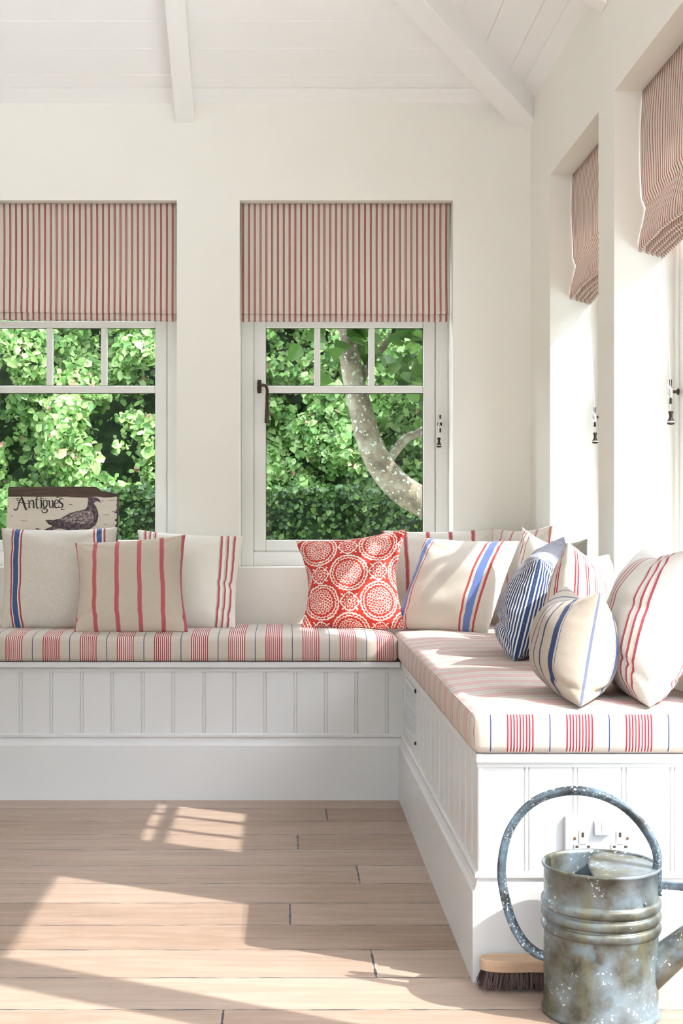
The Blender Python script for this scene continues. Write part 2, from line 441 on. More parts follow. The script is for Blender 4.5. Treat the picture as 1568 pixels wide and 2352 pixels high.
# ------------------------------------------------------------------ roman blinds
def blind_mat():
    t = NT('red_ticking_linen'); u, v, _ = t.sep(t.coord('UV'))
    P = .0217
    f = t.m('FRACT', t.m('DIVIDE', u, P))
    cream = (.80, .72, .64); red = (.33, .03, .035)
    c = t.ramp(f, [(0, cream), (.36, red), (.475, (.64, .50, .43)), (.565, red), (.68, cream)], 'CONSTANT')
    wv = t.m('ADD', t.m('MULTIPLY', t.noise(t.comb(t.m('MULTIPLY', u, 1200.0), t.m('MULTIPLY', v, 60.0)), 1, 2), .5), t.m('MULTIPLY', t.noise(t.comb(t.m('MULTIPLY', u, 60.0), t.m('MULTIPLY', v, 1200.0)), 1, 2), .5))
    c = t.mix(1.0, c, t.rng(wv, .3, .7, .88, 1.08), 'MULTIPLY')
    b = t.bsdf(c, .85, normal=t.bump(wv, .2, .0005), spec=.2, link=False)
    tl = t.n('ShaderNodeBsdfTranslucent'); t.set(tl.inputs[0], c)
    mx = t.n('ShaderNodeMixShader'); mx.inputs[0].default_value = .28
    t.t.links.new(b, mx.inputs[1]); t.t.links.new(tl.outputs[0], mx.inputs[2]); t.t.links.new(mx.outputs[0], t.out.inputs[0])
    return t.mat
M_blind = blind_mat()

def blind(origin, rz, w, prof, label, group, nx=60, wave=.003, seed=0, u0=.003, cord_x=.757, cleat_z=1.295, cord_top=None, yf=.148, sagfun=None):
    """prof: list of (y outward depth, z) from the top of the cloth down through the folds"""
    e = empty('roman_blind', (origin[0], origin[1], 0), rz, label=label, cat='blind', group=group)
    def sheet(P, name, parent, x0, x1, amp):
        P = [Vector((0, a, b)) for a, b in P]; v = []; f = []; uv = []; L = [0]
        for i in range(1, len(P)): L.append(L[-1] + (P[i] - P[i - 1]).length)
        for i, p in enumerate(P):
            for k in range(nx + 1):
                s_ = k / nx; x = x0 + (x1 - x0) * s_
                fall = min(1, L[i] / .15)
                n = noise.noise(Vector((x * 5 + seed, p.z * 3.0, seed))) * amp * fall + noise.noise(Vector((x * 14 + seed, p.z * 5, seed + 4))) * amp * .35 * fall
                dz = 0
                if sagfun: dz, dy = sagfun(s_, p.z); n += dy
                v.append((x, p.y + n, p.z + dz))
        for i in range(len(P) - 1):
            for k in range(nx):
                q = (i * (nx + 1) + k, i * (nx + 1) + k + 1, (i + 1) * (nx + 1) + k + 1, (i + 1) * (nx + 1) + k)
                f.append(q)
                for j in q: uv.append((v[j][0], L[j // (nx + 1)]))
        o = add_mesh(name, v, f, M_blind, parent, smooth=True, uvs=uv)
        so = o.modifiers.new('cloth', 'SOLIDIFY'); so.thickness = .0016; so.offset = 0
        return o
    x0, x1 = .004, w - .006
    k = prof['split']
    sheet(prof['pts'][:k + 1], 'blind_cloth', e, x0, x1, wave)
    if len(prof['pts']) > k + 1: sheet(prof['pts'][k:], 'blind_hem_folds', e, x0 + .001, x1 - .001, wave * .6)
    hb = MB(); hb.box(.004, w - .004, prof['pts'][0][0] + .003, prof['pts'][0][0] + .028, ZT - .026, ZT - .002)
    hb.build('headrail', M_trim, e, bevel=.002)
    # cleat, cord wound on it in a figure of eight, and turned pull
    y = yf; x = cord_x; z = cleat_z
    c = MB(); c.lathe([(.0095, 0), (.0095, .0), (.009, .003), (.0045, .006), (.0045, .02)], n=20)
    c.v = [(x + a, y - d_, z + b) for a, b, d_ in c.v]
    c.tube(spline([(x, y - .022, z - .033), (x, y - .0215, z - .018), (x, y - .021, z), (x, y - .0215, z + .018), (x, y - .022, z + .033)], 5), [.0022 + .0016 * abs(math.sin(math.pi * i / 20 - math.pi / 2)) for i in range(21)], 10)
    c.build('cord_cleat', M_metal, e, smooth=True)
    cd = MB()
    top = cord_top or (x + .004, y - .02, prof['pts'][-1][1] + .01)
    cd.tube([top, (x + .003, y - .022, z + .012)], .0011, 6)
    for j in range(5):
        o_ = .0012 * (j - 2)
        lp = [(x - .003, y - .02 - .0011 * j, z + .017 + o_), (x + .008, y - .02 - .0011 * j, z + .003 + o_), (x + .006, y - .02 - .001 * j, z - .01), (x - .002, y - .02 - .001 * j, z - .017 + o_),
              (x - .008, y - .02 - .001 * j, z - .004 + o_), (x + .003, y - .027, z + .012 + o_)]
        cd.tube(spline(lp, 5), .0012, 6)
        lp = [(x + .003, y - .028 - .0006 * j, z + .017 + o_), (x - .006, y - .028 - .0006 * j, z + .002), (x + .004, y - .028 - .0006 * j, z - .016 + o_)]
        cd.tube(spline(lp, 5), .0012, 6)
    px_ = x - .005; pz = z - .052
    cd.tube([(px_ + .003, y - .022, z - .014), (px_, y - .02, pz - .002)], .0011, 6)
    co = cd.build('cord', M_cord, e, smooth=True)
    pl = MB(); pl.lathe([(.0022, 0), (.0062, -.001), (.0068, -.005), (.0050, -.008), (.0042, -.014), (.0055, -.021), (.0098, -.0275), (.0105, -.029), (.0105, -.0335), (.0088, -.0365), (.002, -.0385)], (px_, y - .02, pz), 24)
    pull = pl.build('cord_pull', M_metal, co, smooth=True)
    rb = MB(); rb.lathe([(.0098, -.0285), (.0114, -.029), (.0114, -.0315), (.0098, -.032)], (px_, y - .02, pz), 24, cap=False); rb.build('pull_ring', M_cord, co, smooth=True)
    return e

zb = 1.673
def back_prof(dz=0):
    P = [(.05, ZT - .001)]
    for i in range(1, 16): P.append((.05 + .004 * math.sin(i / 15 * 3), ZT - i * (ZT - 1.808) / 15))
    P += [(.052, 1.802), (.049, 1.79), (.047, 1.75), (.045, 1.715), (.043, 1.703), (.047, 1.699), (.056, 1.700)]
    k = len(P) - 1
    P += [(.060, 1.705), (.058, 1.712), (.052, 1.702), (.050, 1.69), (.049, zb + .006), (.052, zb + .001), (.060, zb), (.064, zb + .006), (.066, 1.72)]
    return {'pts': [(a, b + dz * (1 if b < 1.75 else 0)) for a, b in P], 'split': k}
def sag_left(s_, z):                   # the left blind hangs slightly lower to the right and drags its folds sideways
    t = max(0, min(1, (1.80 - z) / .1)); return (-.006 * s_ * t + .004 * t, 0)
blind((BACKW[0][0], YB), 0, .79, back_prof(.003), 'red striped cream linen roman blind in the window above the bird sign', 'striped roman blinds', seed=3, sagfun=sag_left, cord_x=.033)
blind((BACKW[1][0], YB), 0, .79, back_prof(), 'red striped roman blind over the window showing the bent tree trunk', 'striped roman blinds', seed=9, wave=.0025)

def side_prof(kink, bot, belly):
    P = []
    for i in range(0, 12):
        t = i / 12; P.append((.078 - .006 * math.sin(t * 3), ZT - .001 - t * (ZT - kink)))
    P += [(.086, kink), (.083, kink - .015), (.076, kink - .05), (.070, bot + .05), (.066, bot + .012), (.067, bot + .003), (.072, bot), (.078, bot + .006), (.084, bot + .03)]
    k = len(P) - 1
    y = .084
    for j in range(4):
        P += [(y + .003, bot + .024), (y + .004, bot - .002 - .004 * j), (y + .008, bot - .006 - .004 * j), (y + .012, bot + .002 - .004 * j), (y + .013, bot + .024)]
        y += .014
    return {'pts': P, 'split': k}
def side_sag(s_, z):
    t = max(0, min(1, (2.05 - z) / .3)); return (.03 * s_ * (1 - s_) * t * (1 if z < 1.9 else .3), -.012 * math.sin(math.pi * s_) * t)
blind((XR, RIGHTW[0][1]), -math.pi / 2, .726, side_prof(1.80, 1.685, 0), 'red striped roman blind in the right wall window nearest the room corner', 'striped roman blinds', seed=21, wave=.009, cord_x=.045, cleat_z=1.279, cord_top=(.05, .12, 1.68), yf=.165, sagfun=side_sag)
blind((XR, RIGHTW[1][1]), -math.pi / 2, .728, side_prof(1.79, 1.668, 0), 'red striped roman blind cut off by the right edge of the photo', 'striped roman blinds', seed=33, wave=.009, cord_x=.045, cleat_z=1.279, cord_top=(.05, .12, 1.66), yf=.165, sagfun=side_sag)

# ------------------------------------------------------------------ window seats
def bead_profile(a0, a1, start, pitch=.1015):
    """(along, depth) polyline of tongue-and-groove boarding with a bead beside every joint"""
    P = [(a0, 0)]; x = start
    while x < a1 - .02:
        if x > a0 + .01:
            P += [(x - .0065, 0), (x - .0045, .0026), (x - .0025, 0), (x, -.0006), (x + .0025, 0), (x + .0045, .0026), (x + .0065, 0)]
        x += pitch
    P.append((a1, 0)); return P
SK = [(0.0, .220), (.004, .2195), (.0085, .216), (.0085, .209), (.004, .2045), (.004, .199), (.0075, .188), (.0105, .1835), (.014, .181), (.014, .0)]   # out, z
XS, YS, YE = .376, 4.548, 2.7535       # skirting faces: side of right bench, front of left bench, end of right bench
PIN = .014

# left bench
lb = empty('window_seat', (-.9, YS, 0), label='long white boarded window seat under the two back windows', cat='window seat', group='built-in window seats')
def shift(o, p): o.location = -Vector(p.location); return o
P = bead_profile(-2.75, XS + PIN, -2.75 + .043)
m = MB(); v = []; f = []
for x, d in P: v += [(x, YS + PIN + d, .2), (x, YS + PIN + d, .44)]
for i in range(len(P) - 1): f.append((2 * i, 2 * i + 2, 2 * i + 3, 2 * i + 1))
m.add(v, f); m.box(-2.75, XS + PIN, YS + PIN + .006, YB - .002, .0, .4385)
m.box(-2.75, XS + PIN, YS + PIN - .004, YS + PIN + .01, .425, .4385)
shift(m.build('front_panel', M_trim, lb, smooth=False), lb)
m = MB(); m.box(-1.586, XS + .006, YS - .002, YB - .002, .439, .458); m.box(-2.75, -1.5875, YS - .002, YB - .002, .439, .458)
shift(m.build('seat_board', M_trim, lb, bevel=.003), lb)
m = MB(); v = []; f = []
for o_, z in SK: v += [(-2.75, YS + PIN - o_, z), (XS + PIN - o_, YS + PIN - o_, z)]
for i in range(len(SK) - 1): f.append((2 * i, 2 * i + 2, 2 * i + 3, 2 * i + 1))
m.add(v, f); shift(m.build('skirting', M_trim, lb), lb)

# right bench
rb_ = empty('window_seat', (.64, YE, 0), label='white boarded window seat along the right wall with a socket in its end', cat='window seat', group='built-in window seats')
m = MB(); v = []; f = []
P = bead_profile(YE + PIN, YS + PIN, YE + PIN + .098)
for y, d in P: v += [(XS + PIN + d, y, .2), (XS + PIN + d, y, .44)]
for i in range(len(P) - 1): f.append((2 * i, 2 * i + 1, 2 * i + 3, 2 * i + 2))
m.add(v, f)
v = []; f = []
P = bead_profile(XS + PIN, XR - .002, XS + PIN + .0965, .098)
for x, d in P: v += [(x, YE + PIN + d, .2), (x, YE + PIN + d, .44)]
for i in range(len(P) - 1): f.append((2 * i, 2 * i + 2, 2 * i + 3, 2 * i + 1))
m.add(v, f)
m.box(XS + PIN + .006, XR - .002, YE + PIN + .006, YB - .002, 0, .4385)
m.box(XS + PIN - .003, XR - .002, YE + PIN - .003, YE + PIN + .01, .43, .4385)
m.tube([(XS + PIN + .002, YE + PIN + .002, .2), (XS + PIN + .002, YE + PIN + .002, .438)], .0045, 10)
shift(m.build('boarded_panel', M_trim, rb_), rb_)
m = MB(); m.box(XS + .007, XR - .002, YE + .004, YB - .002, .439, .458); shift(m.build('seat_board', M_trim, rb_, bevel=.003), rb_)
m = MB(); v = []; f = []
for o_, z in SK: v += [(XS + PIN - o_, YS + PIN - o_, z), (XS + PIN - o_, YE + PIN - o_, z), (XR - .002, YE + PIN - o_, z)]
for i in range(len(SK) - 1):
    f.append((3 * i, 3 * i + 3, 3 * i + 4, 3 * i + 1)); f.append((3 * i + 1, 3 * i + 4, 3 * i + 5, 3 * i + 2))
m.add(v, f); shift(m.build('skirting', M_trim, rb_), rb_)
# ventilation grille in the side panel
M_grey = paint('pale_grey_metal', (.50, .52, .53), .45)
m = MB(); y0, y1, z0, z1 = 4.085, 4.40, .258, .425; xg = XS + PIN
m.box(xg - .006, xg + .001, y0, y1, z0, z0 + .012); m.box(xg - .006, xg + .001, y0, y1, z1 - .012, z1); m.box(xg - .006, xg + .001, y0, y0 + .012, z0, z1); m.box(xg - .006, xg + .001, y1 - .012, y1, z0, z1)
go = m.build('vent_frame', M_trim, rb_, bevel=.001); shift(go, rb_)
m = MB(); m.box(xg - .002, xg + .003, y0 + .012, y1 - .012, z0 + .012, z1 - .012)
for k in range(9):
    zz = z0 + .022 + k * .0155; m.box(xg - .004, xg - .001, y0 + .014, y1 - .014, zz, zz + .006)
vo = m.build('vent_grille', M_grey, go); vo['label'] = 'pale grey vent grille'

# ------------------------------------------------------------------ cloth materials
def weave(t, c, u, v, amt=.1, fine=420, slub=26):
    a = t.noise(t.comb(t.m('MULTIPLY', u, float(fine)), t.m('MULTIPLY', v, float(slub))), 1, 3, .6)
    b = t.noise(t.comb(t.m('MULTIPLY', u, float(slub)), t.m('MULTIPLY', v, float(fine))), 1, 3, .6)
    w_ = t.m('MULTIPLY', t.m('ADD', a, b), .5)
    col = t.mix(1.0, c, t.rng(w_, .33, .67, 1 - amt, 1 + amt), 'MULTIPLY')
    return col, w_

def cloth(name, stops, rep=1.0, off=0.0, amt=.1, sheen=.15, fine=300, slub=16, heather=None, swap=False):
    t = NT(name); uv = t.sep(t.coord('UV')); u, v = uv[0], uv[1]
    if swap: u, v = v, u
    # threads wander slightly
    wob = t.m('MULTIPLY', t.m('SUBTRACT', t.noise(t.comb(t.m('MULTIPLY', u, 300.0), t.m('MULTIPLY', v, 60.0)), 1, 2), .5), .004)
    f = t.m('ADD', t.m('MULTIPLY', t.m('ADD', u, wob), rep), off)
    if rep != 1.0 or off: f = t.m('FRACT', f)
    c = t.ramp(f, stops, 'CONSTANT')
    if heather:
        h = t.noise(t.comb(t.m('MULTIPLY', u, 500.0), t.m('MULTIPLY', v, 500.0)), 1, 2)
        c = t.mix(t.rng(h, .5, .75, 0, .55), c, heather)
    c, w_ = weave(t, c, u, v, amt, fine, slub)
    big = t.noise(t.comb(u, v), 6, 3)
    h = t.m('ADD', t.m('MULTIPLY', w_, .6), t.m('MULTIPLY', big, 2.5))
    t.bsdf(c, .9, normal=t.bump(h, .35, .0012), spec=.15, sheen=sheen)
    return t.mat

def stops_from(base, bands):
    out = [(0.0, base)]
    for a, b, c in bands:
        out.append((a, c)); out.append((b, base))
    # drop duplicates where bands touch
    res = []
    for p, c in out:
        if res and abs(res[-1][0] - p) < 1e-5: res[-1] = (p, c)
        else: res.append((p, c))
    return res

def bench_mat(name, off, period):
    t = NT(name); uv = t.sep(t.coord('UV')); u, v = uv[0], uv[1]
    cream = (.50, .44, .375); lite = (.68, .62, .54); red = (.31, .018, .035); navy = (.03, .045, .15)
    un = .0262; st = [(0.0, red)]
    for k in range(1, 17): st.append((k * un, lite if k % 2 else red))
    st += [(17 * un, cream), (.712, navy), (.733, cream)]
    f = t.m('FRACT', t.m('DIVIDE', t.m('SUBTRACT', u, off), period))
    c = t.ramp(f, st, 'CONSTANT')
    c, w_ = weave(t, c, u, v, .07, 900, 40)
    t.bsdf(c, .85, normal=t.bump(w_, .25, .0006), spec=.2, sheen=.1)
    return t.mat
M_bl = bench_mat('striped_seat_linen_back', -.926, .1229)
M_br = bench_mat('striped_seat_linen_side', (1163 - 655) / 1144 - .0005, .1187)

def cushion(name, x0, x1, y0, y1, z0, z1, mat, label, side, seam):
    """boxed seat pad: rounded box with a crowned top"""
    r = .017
    def axis(a, b, step):
        L = [a, a + r * .15, a + r * .4, a + r * .7, a + r]
        n = max(2, int((b - a - 2 * r) / step))
        L += [a + r + (b - a - 2 * r) * i / n for i in range(1, n)]
        return L + [b - r, b - r * .7, b - r * .4, b - r * .15, b]
    X, Y, Z = axis(x0, x1, .03), axis(y0, y1, .03), axis(z0, z1, .02)
    bm = bmesh.new(); cache = {}
    def V(i, j, k):
        q = (i, j, k)
        if q not in cache:
            p = Vector((X[i], Y[j], Z[k]))
            c = Vector((min(max(p.x, x0 + r), x1 - r), min(max(p.y, y0 + r), y1 - r), min(max(p.z, z0 + r), z1 - r)))
            d = p - c
            if d.length > 1e-9:
                m_ = max(abs(d.x), abs(d.y), abs(d.z)); d = d.normalized() * m_
            p = c + d
            ex = min(1, (p.x - x0) / .12, (x1 - p.x) / .12); ey = min(1, (p.y - y0) / .12, (y1 - p.y) / .12)
            e_ = max(0, min(ex, ey)); sm = e_ * e_ * (3 - 2 * e_)
            if k == len(Z) - 1: p.z += .010 * sm + .0025 * noise.noise(Vector((p.x * 6, p.y * 6, 1))) * sm
            mid = 1 - ((p.z - (z0 + z1) / 2) / ((z1 - z0) / 2)) ** 2
            w_ = .0012 * noise.noise(Vector((p.x * 9, p.y * 9, p.z * 9)))
            if j == 0: p.y -= .004 * max(0, mid) + w_
            if i == 0: p.x -= .004 * max(0, mid) + w_
            cache[q] = bm.verts.new(p)
        return cache[q]
    nx, ny, nz = len(X) - 1, len(Y) - 1, len(Z) - 1
    uvl = bm.loops.layers.uv.new('UVMap')
    def face(vs, kind):
        f = bm.faces.new(vs); f.smooth = True
        for l in f.loops:
            c = l.vert.co
            if kind == 'top': l[uvl].uv = (c.x, c.y) if side == 'x' else (c.y, c.x)
            elif kind == 'fy': l[uvl].uv = (c.x, c.z)
            else: l[uvl].uv = (c.y, c.z)
    for i in range(nx):
        for j in range(ny):
            face([V(i, j, nz), V(i + 1, j, nz), V(i + 1, j + 1, nz), V(i, j + 1, nz)], 'top')
            face([V(i, j, 0), V(i, j + 1, 0), V(i + 1, j + 1, 0), V(i + 1, j, 0)], 'top')
    for i in range(nx):
        for k in range(nz):
            face([V(i, 0, k), V(i + 1, 0, k), V(i + 1, 0, k + 1), V(i, 0, k + 1)], 'fy')
            face([V(i, ny, k), V(i, ny, k + 1), V(i + 1, ny, k + 1), V(i + 1, ny, k)], 'fy')
    for j in range(ny):
        for k in range(nz):
            face([V(0, j, k), V(0, j, k + 1), V(0, j + 1, k + 1), V(0, j + 1, k)], 'fx')
            face([V(nx, j, k), V(nx, j + 1, k), V(nx, j + 1, k + 1), V(nx, j, k + 1)], 'fx')
    me = bpy.data.meshes.new(name); bm.to_mesh(me); bm.free(); me.materials.append(mat)
    o = bpy.data.objects.new(name, me); COL.objects.link(o); tag(o, label, 'seat cushion', 'striped bench cushions')
    sm = MB(); sm.tube(seam, .0011, 6); s2 = sm.build('seam', mat, o, smooth=True)
    me2 = s2.data; l = me2.uv_layers.new(name='UVMap')
    for lp in me2.loops:
        c = me2.vertices[lp.vertex_index].co; l.data[lp.index].uv = ((c.x if side == 'x' else c.y) , c.z)
    return o
cushion('seat_cushion', -2.74, .3735, YS - .004, YB - .004, .459, .543, M_bl, 'long red and navy striped seat pad on the back window seat', 'x',
        [(-2.73, YS - .0055, .466), (.36, YS - .0055, .466)])
cushion('seat_cushion', .3765, XR - .003, YE - .006, YB - .004, .459, .543, M_br, 'red and navy striped seat pad running along the right wall', 'y',
        [(.3762, YE + .02, .54), (.3762, YS - .02, .54)])

# ------------------------------------------------------------------ scatter cushions
RED = (.42, .06, .06); ROSE = (.43, .10, .11); WINE = (.28, .03, .05); BLUE = (.05, .09, .22); NAVY = (.02, .035, .10)
GREY = (.57, .525, .465); TAUPE = (.50, .425, .345); OFFW = (.74, .70, .63); CREAM = (.56, .51, .44); PGREY = (.50, .47, .42)

bl = []
for a in (.102, .795):
    bl += [(a, a + .016, (.36, .06, .06)), (a + .016, a + .024, OFFW), (a + .026, a + .072, BLUE), (a + .074, a + .082, OFFW), (a + .084, a + .10, (.36, .06, .06))]
M_p1 = cloth('grey_linen_blue_band', stops_from(GREY, bl), amt=.16)
rs = [(.02, .024, ROSE), (.03, .21, ROSE), (.216, .22, ROSE)]
M_p2 = cloth('taupe_linen_red_stripes', stops_from(TAUPE, rs), rep=5.08, off=.12, amt=.1, heather=None)
w3 = []
for a in (.055, .105, .155, .775, .835, .895):
    w3 += [(a, a + .014, PGREY), (a + .014, a + .031, (.45, .09, .10))]
M_p3 = cloth('white_linen_red_trios', stops_from(OFFW, w3), amt=.05)
M_p5 = cloth('white_linen_wine_stripes', stops_from(OFFW, [(.02, .03, WINE), (.045, .19, (.46, .10, .11)), (.205, .215, WINE)]), rep=5.0, off=.1, amt=.05)
b6 = []
for a, k in ((.03, 1), (.71, 1.15)):
    b6 += [(a, a + .016 * k, RED), (a + .035 * k, a + .095 * k, (.13, .19, .42)), (a + .115 * k, a + .13 * k, RED)]
M_p6 = cloth('cream_linen_blue_band', stops_from(CREAM, b6), amt=.07)
M_p7 = cloth('beige_linen_red_stripes', stops_from(CREAM, [(.0, .03, ROSE), (.05, .13, ROSE)]), rep=5.2, off=.05, amt=.08)
M_p8 = cloth('white_linen_pink_stripes', stops_from(OFFW, [(.10, .125, ROSE), (.17, .195, ROSE), (.27, .29, ROSE), (.86, .88, ROSE)]), amt=.05)
M_p9 = cloth('grey_linen_navy_dash', stops_from((.45, .42, .36), [(.72, .74, NAVY)]), amt=.1)
M_p10 = cloth('navy_ticking', [(0, (.66, .64, .62)), (.42, (.03, .055, .14))], rep=42, amt=.06, sheen=.05)
M_p11 = cloth('white_red_double_stripes', stops_from((.62, .57, .51), [(.10, .22, (.40, .03, .04)), (.32, .44, (.40, .03, .04))]), rep=11, amt=.05)
M_p12 = cloth('oat_linen_navy_stripes', stops_from((.36, .30, .24), [(.12, .135, NAVY), (.30, .34, NAVY), (.50, .512, NAVY), (.585, .60, NAVY), (.665, .68, NAVY), (.76, .80, NAVY), (.81, .815, NAVY), (.992, 1.0, (.12, .13, .2))]), amt=.12)
w13 = []
for a in (.42, .465, .51, .735, .785, .835):
    w13 += [(a, a + .010, PGREY), (a + .012, a + .028, (.36, .06, .075))]
M_p13 = cloth('white_linen_red_trio', stops_from((.60, .555, .495), w13), amt=.06)

def suzani():
    t = NT('red_medallion_print'); uv = t.sep(t.coord('UV')); u, v = uv[0], uv[1]
    wn_ = t.noise(t.comb(u, v), 40, 2, color=True); wx, wy, _ = t.sep(wn_)
    a = t.m('ADD', t.m('MULTIPLY', u, 1.78), t.m('MULTIPLY', t.m('SUBTRACT', wx, .5), .045)); a = t.m('ADD', a, .15)
    b = t.m('ADD', t.m('MULTIPLY', v, 1.78), t.m('MULTIPLY', t.m('SUBTRACT', wy, .5), .045)); b = t.m('ADD', b, .02)
    def cellp(oa, ob):
        x = t.m('ADD', a, oa); y = t.m('ADD', b, ob)
        x = t.m('SUBTRACT', x, t.m('ROUND', x)); y = t.m('SUBTRACT', y, t.m('ROUND', y))
        r = t.m('SQRT', t.m('ADD', t.m('MULTIPLY', x, x), t.m('MULTIPLY', y, y)))
        return x, y, r, t.m('ARCTAN2', y, x)
    def band(r, r0, w_): return t.m('LESS_THAN', t.m('ABSOLUTE', t.m('SUBTRACT', r, r0)), w_)
    OR = lambda p, q: t.m('MAXIMUM', p, q)
    AND = lambda p, q: t.m('MULTIPLY', p, q)
    NOT = lambda p: t.m('SUBTRACT', 1.0, p)
    res = None
    for oa, ob in ((0, 0), (.5, .5)):
        x, y, r, th = cellp(oa, ob)
        # flower head: staggered scalloped rings
        inner = None
        for i, (r0, n) in enumerate(((.035, 6), (.075, 10), (.118, 14), (.16, 18), (.20, 22))):
            sc_ = t.m('MULTIPLY', t.m('ABSOLUTE', t.m('SINE', t.m('ADD', t.m('MULTIPLY', th, n / 2), i * 1.2))), .026)
            rr = t.m('ADD', sc_, r0 - .012)
            bd = t.m('LESS_THAN', t.m('ABSOLUTE', t.m('SUBTRACT', r, rr)), .0078)
            spoke = AND(t.m('LESS_THAN', t.m('ABSOLUTE', t.m('SINE', t.m('ADD', t.m('MULTIPLY', th, n / 2), i * 1.2))), .22), band(r, r0 - .022, .022))
            bd = OR(bd, spoke)
            inner = bd if inner is None else OR(inner, bd)
        zig = t.m('MULTIPLY', t.m('ABSOLUTE', t.m('SINE', t.m('MULTIPLY', th, 15.0))), .016)
        rim = t.m('LESS_THAN', t.m('ABSOLUTE', t.m('SUBTRACT', r, t.m('ADD', zig, .258))), .010)
        rim2 = t.m('LESS_THAN', t.m('ABSOLUTE', t.m('SUBTRACT', r, t.m('SUBTRACT', .322, t.m('MULTIPLY', zig, .8)))), .013)
        mm = OR(OR(inner, rim), rim2)
        res = mm if res is None else OR(res, mm)
        med = t.m('LESS_THAN', r, .335)
        if oa == 0: anymed = med
        else: anymed = OR(anymed, med)
    for oa, ob in ((.5, 0), (0, .5)):
        x, y, r, th = cellp(oa, ob)
        c4 = t.m('ABSOLUTE', t.m('COSINE', t.m('MULTIPLY', th, 2.0)))
        c4b = t.m('ABSOLUTE', t.m('SINE', t.m('MULTIPLY', th, 4.0)))
        pet = t.m('LESS_THAN', t.m('ABSOLUTE', t.m('SUBTRACT', r, t.m('ADD', .045, t.m('MULTIPLY', c4b, .05)))), .010)
        ring = band(r, .032, .009)
        leaf = t.m('LESS_THAN', t.m('ABSOLUTE', t.m('SUBTRACT', r, t.m('ADD', .12, t.m('MULTIPLY', c4, .03)))), .010)
        spoke = AND(t.m('LESS_THAN', c4b, .28), AND(t.m('GREATER_THAN', r, .10), t.m('LESS_THAN', r, .19)))
        q = AND(OR(OR(pet, ring), OR(leaf, spoke)), NOT(anymed))
        res = OR(res, q)
    cream = (.74, .70, .62); red = (.55, .045, .03)
    col = t.mix(res, red, cream)
    col, w_ = weave(t, col, u, v, .06, 320, 40)
    t.bsdf(col, .85, normal=t.bump(t.m('ADD', w_, t.m('MULTIPLY', t.noise(t.comb(u, v), 7, 3), 3.0)), .35, .0012), spec=.15, sheen=.1)
    return t.mat
M_p4 = suzani()

